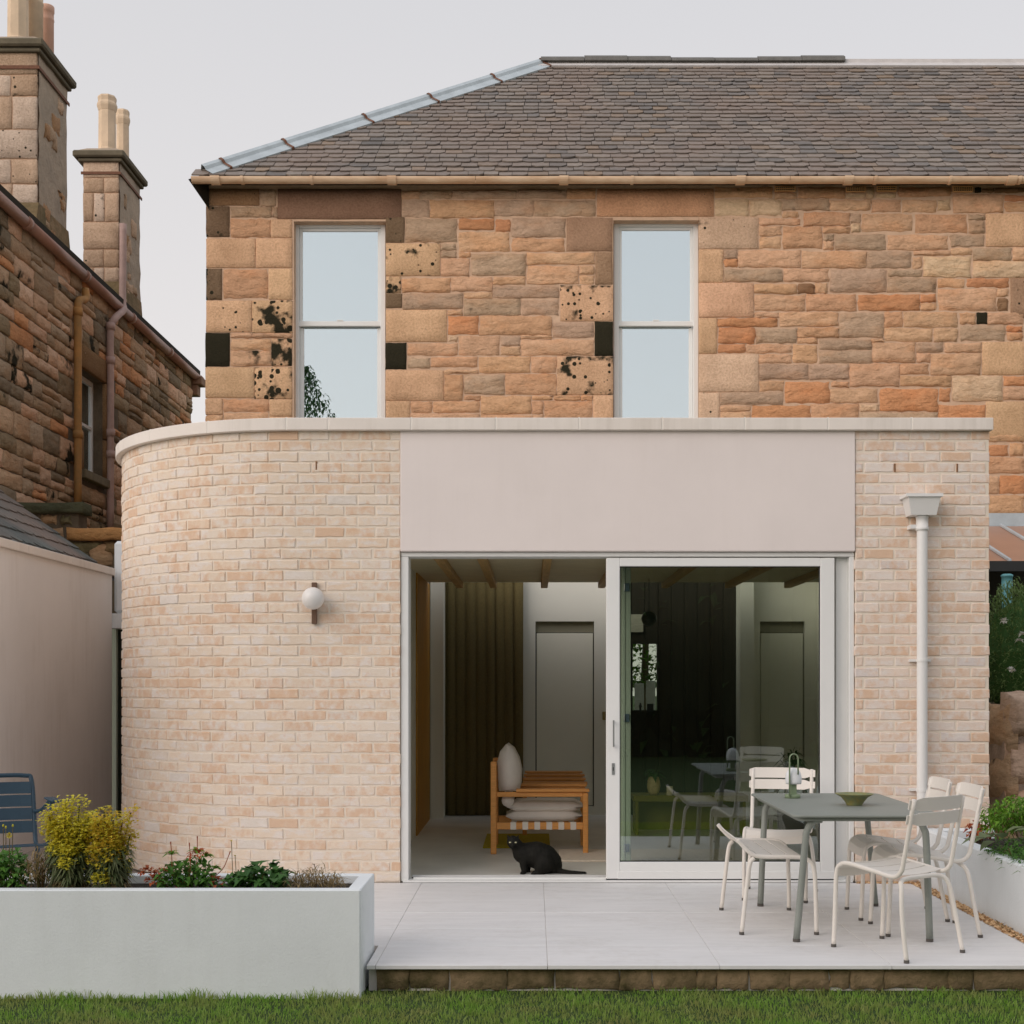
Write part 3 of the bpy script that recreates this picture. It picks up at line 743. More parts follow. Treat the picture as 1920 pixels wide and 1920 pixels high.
reg(1300, 560, 5.647, """645 141 903 203 t;254 206 894 304 d;63 206 251 582 T;908 146 1534 293 t;1540 152 2017 412 g;264 304 654 478 d;659 316 1094 473 g;1102 306 1537 413 o;1102 418 1314 478 o;264 483 552 573 d;
556 483 1043 578 t;1049 488 1314 684 o;1328 428 1888 544 g;1328 548 1898 688 g;62 590 690 988 L .1;696 588 1043 688 t;698 697 1218 859 g;1224 697 1644 859 g;698 868 958 979 t;968 882 1440 1109 D;
1458 878 1643 943 o;63 994 274 1340 L .16;288 988 953 1127 g;1448 952 1950 1104 t;288 1133 607 1192 t;288 1196 607 1340 t;618 1128 1238 1340 d;1244 1112 1750 1340 o""")
reg(1600, 560, 6.0, """345 148 553 323 o;562 153 1169 328 t;1197 158 1374 288 o;1386 155 1503 287 K 1;1507 158 1908 292 t;348 333 888 483 t;903 333 1169 483 t;1197 303 1709 478 g;1722 308 1898 377 d;1722 382 1903 468 o;
212 498 693 719 t;707 493 1009 608 g;1028 498 1439 609 t;1448 488 1965 859 T;707 613 863 718 t;868 618 1429 859 t;522 733 843 853 o;522 868 1099 988 o;1107 868 1674 1154 l;1688 873 1965 987 d;1688 998 1965 1144 t;
297 1012 948 1269 D;962 1008 1088 1158 d;68 1188 288 1274 l;68 1280 948 1420 g;962 1198 1479 1420 D;1488 1158 1965 1605 T .05;52 -45 748 138 d;757 48 933 133 t;952 -112 1609 138 t;1618 -5 1744 138 b;202 450 342 492 t;-42 733 517 988 t""")
reg(1840, 760, 3.43, """20 185 274 236 t;20 255 172 327 d;180 245 274 327 o;20 335 274 437 o;20 455 112 567 t;118 452 274 570 d;20 578 274 700 o""")

# the wall runs on past the edge of the picture
v_ = 350
while v_ < 1010:
    h_ = rnd.choice((26, 32, 40, 46)); u_ = 1929 if v_ < 958 else 1860
    while u_ < 1985:
        w_ = rnd.uniform(30, 75); TR.append((u_, v_, min(u_ + w_ - 2, 1990), v_ + h_ - 2, rnd.choice('ttggood'), 0)); u_ += w_
    v_ += h_
# backing wall with the window openings left free
wins = ((551, 724, 415), (1150, 1312, 413))
zb = 2.0; xr = px(1990, YH)
core = MB()
xs = [HX0 + .012] + [px(q, YH) for w in wins for q in w[:2]] + [xr]
for k in range(5):
    if k % 2 == 0: core.box(xs[k], xs[k + 1], .0, .35, zb, ZE)
    else: core.box(xs[k], xs[k + 1], .0, .35, pz(wins[k // 2][2], YH), ZE)
core.box(HX0 + .012, HX0 + .35, .35, 8.0, zb, ZE)
fw = core.build('front_wall', M['pointing'], house)
for (u0, v0, u1, v1, cd, soot) in TR:
    x0, x1, z1, z0 = px(u0, YH), px(u1, YH), pz(v0, YH), pz(v1, YH)
    w, h = x1 - x0, z1 - z0
    if cd in DRESSED:
        vv, ff = piece(6, 4, w, h, .003, .002, .003, .006, .05); mt = M['dressed']; pr_ = rnd.uniform(.010, .014)
    else:
        vv, ff = piece(8 if w > .35 else 5, 4, w - .003, h - .003, rnd.uniform(.004, .014), .010, .009, .006, .05); mt = M['rubble']; pr_ = rnd.uniform(.006, .014)
    o = from_arrays('stone', vv, ff, mt, fw, True)
    o.location = ((x0 + x1) / 2, -pr_, (z0 + z1) / 2)
    j = rnd.uniform(.93, 1.05); c = alb(*COLS[cd]); o.color = (c[0] * j, c[1] * j * rnd.uniform(.97, 1.02), c[2] * j, soot)
# dark mossy wallhead course under the gutter
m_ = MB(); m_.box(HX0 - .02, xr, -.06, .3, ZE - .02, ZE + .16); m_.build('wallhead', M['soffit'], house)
# stones of the left return (quoins seen edge on)
# air vents under the eaves
for (u0, u1, v0, v1) in ((1452, 1491, 351, 360), (1585, 1622, 352, 361), (1643, 1680, 350, 360), (1785, 1823, 350, 361)):
    x0, x1, z1, z0 = px(u0, YH), px(u1, YH), pz(v0, YH), pz(v1, YH)
    m_ = MB(); m_.bbox(x0, x1, -.03, .02, z0, z1, .003); vt = m_.build('air_vent', mat('cream terracotta vent', alb(204, 160, 112), .8), fw)
    m_ = MB()
    for r_ in range(2):
        for k in range(10):
            a = x0 + .012 + (x1 - x0 - .024) * (k + .2) / 10; m_.box(a, a + .012, -.0325, -.029, z0 + .01 + r_ * .024, z0 + .022 + r_ * .024)
    m_.build('vent_hole', M['seal'], vt)
# sash windows
M['winglass'] = glass_mat('upper window glass', (.78, .86, .90), .66, (.88, .97, 1.0))
M['blind'] = mat('pale window blind', (.68, .74, .75), .9)
def sash(u0, u1, vtop, vmeet, vbot, lab):
    Yp = YH + .14; x0, x1 = px(u0, Yp), px(u1, Yp); zt, zm, zb_ = pz(vtop, Yp), pz(vmeet, Yp), pz(vbot, Yp)
    t = empty('sash_window', ((x0 + x1) / 2, .14, zb_), parent=house); t['label'] = lab
    w = (x1 - x0) / 2; zt -= zb_; zm -= zb_
    m_ = MB(); m_.bbox(-w, -w + .055, -.02, .10, 0, zt, .004); m_.bbox(w - .055, w, -.02, .10, 0, zt, .004); m_.bbox(-w + .055, w - .055, -.02, .10, zt - .05, zt, .004); m_.build('frame', M['frame'], t)
    m_ = MB(); m_.bbox(-w + .056, -w + .09, .012, .05, zm, zt - .051, .004); m_.bbox(w - .09, w - .056, .012, .05, zm, zt - .051, .004); m_.bbox(-w + .09, w - .09, .012, .05, zt - .085, zt - .051, .004); m_.bbox(-w + .02, w - .02, -.005, .05, zm - .022, zm + .035, .005); m_.build('upper_sash', M['frame'], t)
    m_ = MB(); m_.bbox(-w + .056, -w + .10, .045, .085, 0, zm - .03, .004); m_.bbox(w - .10, w - .056, .045, .085, 0, zm - .03, .004); m_.bbox(-w + .1, w - .1, .045, .085, 0, .08, .004); m_.build('lower_sash', M['frame'], t)
    m_ = MB(); m_.bbox(-.035, .035, -.008, .02, zm + .036, zm + .05, .003); m_.build('sash_catch', M['frame'], t)
    m_ = MB(); m_.box(-w + .089, w - .089, .028, .032, zm + .03, zt - .084); m_.build('pane', M['winglass'], t)
    m_ = MB(); m_.box(-w + .099, w - .099, .062, .066, .079, zm - .021); m_.build('pane', M['winglass'], t)
    m_ = MB(); m_.box(-w + .05, w - .05, .20, .21, -.3, zt); m_.build('blind', M['blind'], t)
sash(552, 723, 419, 608, 830, 'left upper sash window with a tree mirrored in its lower pane')
sash(1151, 1309, 417, 608, 830, 'right upper sash window with plain pale panes')

# ---- roof
YE = YH - .22; dE = D + YE
zE = pz(330, YE)
AL = R(41); ta = math.tan(AL); vt = 122
# plane: z = zE + (y - YE) * tan(AL)
def on_roof(u, v, lift=0):
    k = (V0 - v) / F
    d = (zE - H - ta * dE) / (k - ta)
    return ((u - U0) / F * d, d - D, H + k * d)
roof = empty('roof', (0, -YH, 0), parent=house)
slope = Vector((0, math.cos(AL), math.sin(AL))); nrm = Vector((0, -math.sin(AL), math.cos(AL)))
hip0 = Vector(on_roof(352, 331)); hip1 = Vector(on_roof(1014, vt)); rr = Vector(on_roof(2080, vt)); er = Vector(on_roof(2080, 331))
rb = MB(); rb.quad(hip0 - nrm * .03, er - nrm * .03, rr - nrm * .03, hip1 - nrm * .03)
# hipped left side and the back, so the roof is closed
bk = Vector((hip0.x, hip0.y + 9, hip0.z)); bk1 = Vector((hip1.x, hip1.y + 4, hip1.z))
rb.quad(hip0 - nrm * .03, hip1 - nrm * .03, bk1, bk); rb.quad(hip1 - nrm * .03, rr - nrm * .03, rr + Vector((0, 4, 0)), bk1)
rb.build('roof_boarding', M['seal'], roof)
def slate_mat(name, attr):
    m, nt, p, _ = new_mat(name); c, a = tint_src(nt, attr)
    p.inputs['Roughness'].default_value = .7; p.inputs['Specular IOR Level'].default_value = .35
    big = noise(nt, .8, 4, .6); fine = noise(nt, 26, 5, .65); lich = noise(nt, 5, 8, .75)
    c1 = mixc(nt, ramp2(nt, big.outputs[0], .42, .64), c, alb(116, 104, 96))
    c2 = mixc(nt, .5, c1, ramp2(nt, fine.outputs[0], .3, .7, (.6, .58, .56), (1.1, 1.1, 1.1)), 'MULTIPLY')
    c3 = mixc(nt, ramp2(nt, lich.outputs[0], .70, .76, (0, 0, 0), (.7, .7, .7)), c2, alb(176, 164, 150))
    nt.links.new(c3, p.inputs['Base Color']); bump(nt, p, fine.outputs[0], .6, .008); return m
M['slate'] = slate_mat('roof slate', False); M['slate_attr'] = slate_mat('roof slates', True)
rows = []; v = 332.0; k = 0
while v > 126:
    rows.append(v); v -= 8.5 - 2.7 * (332 - v) / 210
rows.append(v)
svars = []
for k in range(12):
    V = []; 
    # unit slate: width 1 centred, length 1 up the slope, thickness handled by scale
    a = [(-.5 + rnd.uniform(0, .02), rnd.uniform(-.03, .03)), (-.2, rnd.uniform(-.05, .03)), (.2, rnd.uniform(-.05, .03)), (.5 - rnd.uniform(0, .02), rnd.uniform(-.03, .03)), (.5, 1), (-.5, 1)]
    c = rnd.choice((.0, .0, .10, .16))
    a[0] = (a[0][0], a[0][1] + c); a[3] = (a[3][0], a[3][1] + rnd.choice((.0, .0, .14)))
    if c: a[0] = (-.5, a[0][1])
    n = len(a); V = [(x, y, 1) for x, y in a] + [(x, y, 0) for x, y in a]
    f = [tuple(range(n))] + [(i, n + i, n + (i + 1) % n, (i + 1) % n) for i in range(n)]
    me = bpy.data.meshes.new('slate'); me.from_pydata(V, [], f); me.update(); me.materials.append(M['slate']); svars.append((me, V, f))
count = 0; SV, SF, ST = [], [], []
for i in range(len(rows) - 1):
    p0 = Vector(on_roof(1000, rows[i])); p1 = Vector(on_roof(1000, rows[i + 1])); gauge = (p1 - p0).length
    hx = hip0.x + (hip1.x - hip0.x) * (p0.z - hip0.z) / (hip1.z - hip0.z)
    xend = px(1990, p0.y); x = hx - .05 + rnd.uniform(0, .2)
    while x < xend:
        w = rnd.uniform(.15, .245) * (1 - .10 * i / len(rows))
        th = rnd.uniform(.008, .016); L = gauge * 1.7
        tilt = math.atan2(.028, L) + rnd.uniform(-.006, .006)
        cx = x + w / 2; x += w
        if cx < hx + .12: continue
        t = rnd.random()
        c = (112, 105, 99) if t < .45 else (120, 111, 103) if t < .78 else (98, 94, 91) if t < .92 else (124, 108, 92)
        j = rnd.uniform(.84, 1.12); tint = (*[q * j for q in alb(*c)], 0)
        me, V, f = rnd.choice(svars)
        mtx = Matrix.Translation(Vector((cx, p0.y, p0.z)) + nrm * .016 + slope * rnd.uniform(-.006, .006)) @ Matrix.Rotation(AL - tilt, 4, 'X') @ Matrix.Rotation(rnd.uniform(-.012, .012), 4, 'Z') @ Matrix.Diagonal((w - .004, L, th, 1))
        vis_u = U0 + cx / (D + p0.y) * F
        if count < 300 and -20 < vis_u < 1935:
            o = bpy.data.objects.new('slate', me); COL.objects.link(o); o.parent = roof; o.matrix_basis = mtx; o.color = tint; count += 1
        else:
            n0 = len(SV); SV += [tuple(mtx @ Vector(q)) for q in V]; SF += [tuple(q + n0 for q in t_) for t_ in f]; ST += [tint] * len(V)
tag(from_arrays('slating', SV, SF, M['slate_attr'], roof, tint=ST), kind='stuff')
# hip flashing with its straps
hd = (hip1 - hip0)
hpts = [hip0 + hd * t for t in (.035, 1.005)]
inx = Vector((1, 0, 0)) ; up = Vector((-.3, 0, .9)).normalized()
m_ = MB()
a0, a1 = hpts[0], hpts[1]
side = (nrm.cross(hd)).normalized(); side = side if side.x > 0 else -side
prof = [(-side * .03 + nrm * .005), (nrm * .085), (side * .05 + nrm * .075), (side * .075 + nrm * .045), (side * .20 + nrm * .035), (side * .20 + nrm * .0)]
v = [tuple(a0 + q) for q in prof] + [tuple(a1 + q) for q in prof]; n = len(prof)
m_.add(v, [(i, i + 1, n + i + 1, n + i) for i in range(n - 1)]); m_.build('hip_flashing', M['lead'], roof)
for u_ in (414, 530, 680, 802, 920, 1012):
    t = (u_ - 352) / (1014 - 352); d0_, d1_ = hip0.y + D, hip1.y + D; t = t * d0_ / (d1_ + t * (d0_ - d1_)) if True else t
    c = hip0 + hd * t; e_ = hd.normalized() * .018
    v = []
    for q in prof:
        for s_ in (-1, 1): v.append(tuple(c + q * 1.0 + nrm * .012 + e_ * s_ + side * .008))
    from_arrays('flashing_strap', v, [(2 * i, 2 * i + 1, 2 * i + 3, 2 * i + 2) for i in range(n - 1)], M['rust'], roof)
# ridge: dark roll then paler flashing
ry, rz_ = hip1.y, hip1.z; xm = px(1582, ry); d_ = 0
seg = 7
for k in range(seg):
    x0, x1 = hip1.x + (xm - hip1.x) * k / seg, hip1.x + (xm - hip1.x) * (k + 1) / seg
    m_ = MB(); dz_ = .015 * math.sin(k * 1.3); m_.prism([(ry - .12, rz_ + .012 + dz_ * .2), (ry - .10, rz_ + .055 + dz_), (ry, rz_ + .115 + dz_), (ry + .1, rz_ + .06), (ry + .12, rz_)], 0, x0 + .003, x1 - .003); m_.build('ridge_tile', M['ridge'], roof)
m_ = MB(); m_.box(xm + .005, rr.x, ry - .06, ry + .06, rz_ - .035, rz_ + .055); m_.build('ridge_flashing', M['ridge_pale'], roof)
m_ = MB(); v = [on_roof(1012, vt + 1), on_roof(2060, vt + 1), on_roof(2060, vt + 7), on_roof(1008, vt + 7)]
m_.add([tuple(Vector(q) + nrm * .045) for q in v] + [tuple(Vector(q) + nrm * .02) for q in v], [(0, 1, 2, 3), (3, 2, 6, 7), (0, 3, 7, 4), (1, 2, 6, 5)]); m_.build('ridge_apron', M['ridge_pale'], roof)
# gutter
gt_ = empty('gutter', (0, -YH, 0), parent=house)
YG = YE - .03; gz = pz(334, YG); gr = .062
def half_pipe(x0, x1, r, y, z, n=12, t=.006):
    mm = MB(); pr0 = [(y + r * math.cos(math.pi + math.pi * i / n), z + r * math.sin(math.pi + math.pi * i / n)) for i in range(n + 1)]
    pr1 = [(y + (r - t) * math.cos(math.pi + math.pi * i / n), z + (r - t) * math.sin(math.pi + math.pi * i / n)) for i in range(n, -1, -1)]
    mm.prism(pr0 + pr1, 0, x0, x1); return mm
jn = [360, 405, 455, 585, 735, 892, 1057, 1185, 1388, 1480, 1590, 1636, 1780, 1990]
for k in range(len(jn) - 1):
    half_pipe(px(jn[k], YG) + .002, px(jn[k + 1], YG) - .002, gr, YG, gz).build('gutter_length', M['gutter'], gt_, False)
for u_ in (405, 735, 1057, 1388, 1590, 1895):
    x = px(u_, YG); half_pipe(x - .05, x + .05, gr + .016, YG, gz + .002).build('gutter_union', M['gutter'], gt_)
for u_ in (455, 585, 1185, 1640, 1780, 1910):
    x = px(u_, YG); half_pipe(x - .015, x + .015, gr + .011, YG, gz + .001).build('bracket', M['gutter'], gt_)
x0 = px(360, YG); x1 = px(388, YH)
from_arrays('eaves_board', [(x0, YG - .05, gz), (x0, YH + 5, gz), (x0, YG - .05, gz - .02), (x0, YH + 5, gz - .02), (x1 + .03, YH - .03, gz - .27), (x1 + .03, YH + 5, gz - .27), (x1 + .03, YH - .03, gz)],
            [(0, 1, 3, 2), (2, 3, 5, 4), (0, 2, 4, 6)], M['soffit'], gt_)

# ================================================================ NEIGHBOURING HOUSE (left)
XN = -6.0
nb_ = empty('neighbouring_house', (XN, 3, 0), label='dark sandstone side wall of the neighbouring house rising at the left edge', cat='house')
def on_side(u, v, X=XN):
    d = (X) * F / (u - U0); return (X, d - D, H - (v - V0) / F * d)
ZN = on_side(200, 1280 - .897 * 800)[2]
Y1N = on_side(358, 700)[1]; Y0N = on_side(0, 500)[1] - 1.5
wy0, wz1 = on_side(151, 690)[1], on_side(151, 690)[2]; wy1 = on_side(192, 720)[1]; wz0 = on_side(155, 882)[2]
sw = MB()
sw.box(-.4, 0, Y0N - 3, wy0 - 3, 0, ZN); sw.box(-.4, 0, wy1 - 3, Y1N - 3, 0, ZN); sw.box(-.4, 0, wy0 - 3, wy1 - 3, 0, wz0); sw.box(-.4, 0, wy0 - 3, wy1 - 3, wz1, ZN)
side_w = sw.build('side_wall', M['pointing_old'], nb_)
NC = [(126, 106, 86), (138, 114, 94), (110, 94, 76), (98, 86, 68), (146, 120, 100), (134, 98, 70), (116, 102, 86), (92, 82, 68), (152, 128, 108)]
z = 1.6; yend = Y1N
while z < ZN - .03:
    h = rnd.choice((.16, .2, .22, .25, .29)); h = min(h, ZN - z)
    y = Y0N + rnd.uniform(0, .3)
    while y < yend:
        w = rnd.uniform(.26, .78); w = min(w, yend - y)
        subs = [(z, h)] if h < .2 or rnd.random() < .72 else [(z, h * .48), (z + h * .48, h * .52)]
        for (zz, hh) in subs:
            if not (y + w > wy0 - .02 and y < wy1 + .02 and zz + hh > wz0 - .02 and zz < wz1 + .02) and w > .08 and hh > .05:
                vv, ff = piece(5, 3, w - .016, hh - .014, rnd.uniform(.006, .022), .012, .010, .009, .06)
                o = from_arrays('stone', vv, ff, M['rubble'], side_w, True); o.location = (.012 + rnd.uniform(0, .02), y + w / 2 - 3, zz + hh / 2); o.rotation_euler = (0, 0, R(90))
                j = rnd.uniform(.85, 1.12); c = alb(*rnd.choice(NC), .33); o.color = (*[q * j for q in c], rnd.choice((0, 0, 0, .08, .15, .22)))
        y += w
    z += h
# dressed margins round its little window
for (a, c_, zz, h_) in ((wy0 - .16, wy0, wz0, .5), (wy1, wy1 + .15, wz0, .55), (wy1, wy1 + .22, wz0 + .56, wz1 - wz0 - .56), (wy0 - .1, wy1 + .2, wz1, .32)):
    vv, ff = piece(3, 3, c_ - a - .01, h_ - .01, .0, .003, .003, .008, .06); o = from_arrays('stone', vv, ff, M['dressed'], side_w, True)
    o.location = (.05, (a + c_) / 2 - 3, zz + h_ / 2); o.rotation_euler = (0, 0, R(90)); o.color = (*alb(112, 88, 62, .52), 0)
wn_ = empty('window', (-.16, (wy0 + wy1) / 2 - 3, wz0), parent=nb_)
hw = (wy1 - wy0) / 2; wh = wz1 - wz0
m_ = MB(); m_.box(-.03, .03, -hw, -hw + .07, 0, wh); m_.box(-.03, .03, hw - .05, hw, 0, wh); m_.box(-.03, .03, -hw + .07, hw - .05, wh - .06, wh); m_.box(-.03, .03, -hw + .07, hw - .05, 0, .08); m_.box(-.03, .03, -hw + .07, hw - .05, wh * .5, wh * .5 + .04); m_.build('frame', M['frame'], wn_)
m_ = MB(); m_.box(-.005, .005, -hw + .07, hw - .05, .05, wh - .05); m_.build('pane', M['winglass'], wn_)
m_ = MB(); m_.bbox(-.2, .26, -hw - .08, hw + .1, -.12, -.003, .01); m_.build('sill', mat('dark stone sill', alb(92, 84, 66, .5), .9, .3, 6), wn_)
M['ngut'] = mat('brown painted gutter', alb(124, 92, 78, .5), .5, .2, 4, dirt=.1, dscale=8, dcol=(.1, .06, .04))
ng = empty('gutter', (.09, 0, ZN - .02), parent=nb_)
ys = [Y0N - 3 + (Y1N + .25 - Y0N) * k / 5 for k in range(6)]
for k in range(5):
    m_ = MB(); m_.tube([(0, ys[k] + .004, 0), (0, ys[k + 1] - .004, 0)], .068, 14); m_.build('gutter_length', M['ngut'], ng, True)
    m_ = MB(); m_.tube([(0, ys[k + 1] - .05, 0), (0, ys[k + 1] + .05, 0)], .079, 14); m_.build('gutter_union', M['ngut'], ng, True)
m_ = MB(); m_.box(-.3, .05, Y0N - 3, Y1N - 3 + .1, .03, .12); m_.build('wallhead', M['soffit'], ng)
# corner skew block at the far end of its eaves
bx = on_side(372, 712, XN); m_ = MB(); m_.bbox(-.25, .20, Y1N - 3 - .05, Y1N - 3 + .25, ZN - .16, ZN - .02, .01); m_.bbox(-.22, .12, Y1N - 3 - .02, Y1N - 3 + .2, ZN - .34, ZN - .165, .01); m_.build('skew_stone', mat('skew putt stone', alb(118, 92, 74, .55), .9, .3, 5), nb_)
# roof of the neighbour
m_ = MB(); m_.add([(.0, Y0N - 3, ZN + .02), (.0, Y1N - 3, ZN + .02), (-3.6, Y1N - 3, ZN + 1.9), (-3.6, Y0N - 3, ZN + 1.9)], [(0, 1, 2, 3)]); m_.build('roof', mat('neighbour slates', alb(96, 92, 90), .8, .3, 4), nb_)

# chimneys standing on the wallhead, flush with the side wall
M['chim'] = stone_mat('chimney sandstone', 'dressed')
M['cement'] = mat('crumbling cement render', alb(126, 114, 100, .62), .95, col2=alb(150, 134, 116, .62), vscale=2.2, b=.8, bscale=7, bd=.05, dirt=.1, dscale=2.2, dcol=alb(96, 82, 66, .6))
M['capst'] = mat('weathered cope stone', alb(96, 88, 72), .95, .35, 5, b=.5, bscale=30, bd=.01)
M['pot'] = mat('buff clay pot', alb(194, 172, 146), .8, .22, 4, dirt=.12, dscale=4, dcol=(.16, .12, .09)); M['pot_red'] = mat('terracotta pot', alb(190, 152, 132), .8, .2, 4)
def chimney(u_front, u_corner, u_back, v_cap, vband, vbase, label, pots, courses):
    yf = on_side(u_corner, 300)[1]; yb = on_side(u_back, 300)[1]; x_left = px(u_front, yf); zc = pz(v_cap, yf); zb_ = ZN - .5
    t = empty('chimney', (x_left - XN, yf - 3, 0), parent=nb_); t['label'] = label
    w = XN - x_left; dp_ = yb - yf
    m_ = MB(); m_.box(.012, w - .012, .012, dp_, zb_, zc); core_ = m_.build('stack_core', M['pointing'], t)
    # front ashlar, course by course
    zz = zc - .01; k = 0
    while zz > ZN - .2:
        h = courses[k % len(courses)]; split = [1] if k % 3 == 0 else [.58, .42] if k % 3 == 1 else [.3, .3, .4]
        xx = 0
        for s_ in split:
            ww = w * s_
            vv, ff = piece(4, 3, ww - .012, h - .012, .004, .004, .005, .008, .04); o = from_arrays('stone', vv, ff, M['chim'], t, True)
            o.location = (xx + ww / 2, -.004, zz - h / 2); j = rnd.uniform(.9, 1.06); o.color = (*[q * j for q in alb(*rnd.choice(((196, 172, 150), (186, 160, 136), (198, 178, 160), (176, 150, 126))))], rnd.choice((0, 0, .1, .18)))
            xx += ww
        # quoin ends and render on the side face
        zz -= h; k += 1
    m_ = MB(); nz, ny = 14, 6; V = []; Fc = []
    for j in range(nz + 1):
        for i in range(ny + 1):
            V.append((w + .004 + rnd.uniform(-.008, .012), .03 + (dp_ - .03) * i / ny, zb_ + (zc - zb_) * j / nz))
    for j in range(nz):
        for i in range(ny): a = j * (ny + 1) + i; Fc.append((a, a + 1, a + ny + 2, a + ny + 1))
    from_arrays('cement_skin', V, Fc, M['cement'], t, True)
    # bare stones where the cement skin has fallen away
    for k in range(16):
        zz = rnd.uniform(ZN - .1, zc - .25) if k > 6 else rnd.uniform(ZN - .1, ZN + .8)
        ww, hh = rnd.uniform(.10, .26), rnd.uniform(.08, .24); yy = rnd.uniform(.06 + ww / 2, dp_ - ww / 2 - .02)
        vv, ff = piece(4, 3, ww, hh, .012, .004, .03, .01, .03); o = from_arrays('stone', vv, ff, M['chim'], t, True)
        o.location = (w + .012 + k * .0004, yy, zz); o.rotation_euler = (0, 0, R(90)); o.color = (*alb(*rnd.choice(((176, 150, 126), (160, 136, 112), (150, 118, 88))), .62), 0)
    m_ = MB(); m_.bbox(-.12, w + .10, -.10, dp_ + .1, zc + .003, zc + .10, .02); m_.bbox(-.05, w + .05, -.05, dp_ + .05, zc - .05, zc, .01); m_.build('cope', M['capst'], t)
    zb2 = pz(vband, yf); m_ = MB()
    m_.box(-.02, w + .03, -.022, -.010, zb2 - .02, zb2 + .02); m_.box(w + .018, w + .03, -.01, dp_ + .03, zb2 - .02, zb2 + .02); m_.build('iron_strap', M['rust'], t)
    # splayed base where the stack meets the wallhead
    m_ = MB(); m_.add([(-.02, -.16, ZN - .02), (w + .02, -.16, ZN - .02), (w + .02, dp_ + .14, ZN - .02), (-.02, dp_ + .14, ZN - .02), (-.005, -.02, ZN + .42), (w + .022, -.02, ZN + .42), (w + .022, dp_ + .01, ZN + .42), (-.005, dp_ + .01, ZN + .42)],
                      [(0, 1, 5, 4), (1, 2, 6, 5), (2, 3, 7, 6), (3, 0, 4, 7)]); m_.build('splayed_base', mat('splayed base stone', alb(128, 106, 78, .7), .95, col2=alb(90, 80, 54, .7), vscale=3, b=.8, bscale=9, bd=.05), t)
    for (pu, pY, vt_, rad, kind) in pots:
        cx = px(pu, yf + pY) - x_left; h_ = pz(vt_, yf + pY) - (zc + .1)
        n = 8 if kind == 'o' else 18
        pr_ = [(rad * 1.18, 0), (rad * 1.18, .03), (rad * 1.05, .05), (rad * 1.05, .07), (rad * 1.14, .085), (rad * 1.14, .10), (rad, .12), (rad * .97, h_ - .22), (rad * 1.02, h_ - .21), (rad * 1.16, h_ - .15), (rad * 1.16, h_ - .12), (rad * 1.03, h_ - .08), (rad * 1.08, h_ - .02), (rad * 1.02, h_), (rad * .8, h_), (rad * .8, h_ - .2)]
        if kind != 'o': pr_ = [(rad, 0), (rad, h_ - .2), (rad * 1.06, h_ - .19), (rad * 1.06, h_ - .17), (rad, h_ - .16), (rad, h_ - .09), (rad * 1.08, h_ - .08), (rad * 1.08, h_ - .01), (rad, h_), (rad * .8, h_), (rad * .8, h_ - .2)]
        m_ = MB(); m_.lathe(pr_, (cx, pY, zc + .1), n, math.pi / 8); m_.build('chimney_pot', M['pot_red'] if kind == 'r' else M['pot'], t, kind != 'o')
    m_ = MB(); m_.add([(-.08, -.06, zc + .101), (w + .06, -.06, zc + .101), (w + .06, dp_ + .06, zc + .101), (-.08, dp_ + .06, zc + .101), (.05, .04, zc + .17), (w - .05, .04, zc + .17), (w - .05, dp_ - .05, zc + .17), (.05, dp_ - .05, zc + .17)], [(0, 1, 5, 4), (1, 2, 6, 5), (2, 3, 7, 6), (3, 0, 4, 7), (4, 5, 6, 7)])
    m_.build('flaunching', M['cement'], t)
chimney(-48, 70, 125, 92, 127, 420, 'nearer chimney stack with three tall pots cut off by the top of the picture', [(34, .22, -40, .125, 'o'), (62, .55, -20, .12, 'p'), (88, .90, 12, .085, 'r')], (.30, .26, .40, .36))
chimney(155, 223, 262, 298, 325, 540, 'smaller chimney stack farther along the wall with two tall pots', [(201, .22, 182, .125, 'o'), (230, .85, 208, .095, 'o')], (.26, .22, .42, .40))

# its two drainpipes
def pipe(name, pts, r, m, label, collars):
    p0 = Vector(pts[-1]); t = empty(name, p0, label=label, cat='drainpipe')
    m_ = MB(); m_.tube([Vector(q) - p0 for q in curve(pts, 4)] if len(pts) > 2 else [Vector(q) - p0 for q in pts], r, 14); m_.build('pipe', m, t, True)
    for c in collars:
        m_ = MB(); m_.tube([Vector((c[0], c[1], c[2] - .05)) - p0, Vector((c[0], c[1], c[2] + .05)) - p0], r + .014, 14); m_.build('collar', m, t, True)
Xp = XN + .09
def sp(u, v, X=Xp): return on_side(u, v, X)
a = sp(146, 600, Xp); yv = a[1]
zt = sp(160, 545)[2]
pipe('drainpipe', [(Xp + .0, sp(160, 545)[1], zt + .02), (Xp + .02, sp(158, 555)[1], zt - .12), (Xp, yv + .05, zt - .2), (Xp, yv, zt - .34), (Xp, yv, zt - .8), (Xp, yv, zt - 1.8), (Xp, yv, sp(146, 944)[2])], .05, M['pipe_rust'], 'rusty ochre iron drainpipe running down from the gutter beside the narrow window', [(Xp, yv, zt - .36), (Xp, yv, zt - 1.95)])
yv = sp(207, 700)[1]; y2 = sp(228, 480)[1] 
pipe('drainpipe', [(Xp + .02, y2, sp(228, 420)[2]), (Xp + .02, y2, sp(228, 480)[2]), (Xp + .02, y2 - .02, sp(224, 560)[2]), (Xp + .06, y2 - .12, sp(222, 580)[2]), (Xp + .04, yv + .06, sp(210, 598)[2]), (Xp, yv, sp(207, 620)[2]), (Xp, yv, sp(207, 700)[2]), (Xp, yv, sp(207, 850)[2]), (Xp, yv, sp(207, 990)[2])], .05, M['pipe_grey'], 'grey iron drainpipe with a swan neck bend below the smaller chimney', [(Xp, yv, sp(207, 612)[2]), (Xp, yv, sp(207, 676)[2]), (Xp, yv, sp(207, 812)[2]), (Xp, yv, sp(207, 852)[2])])

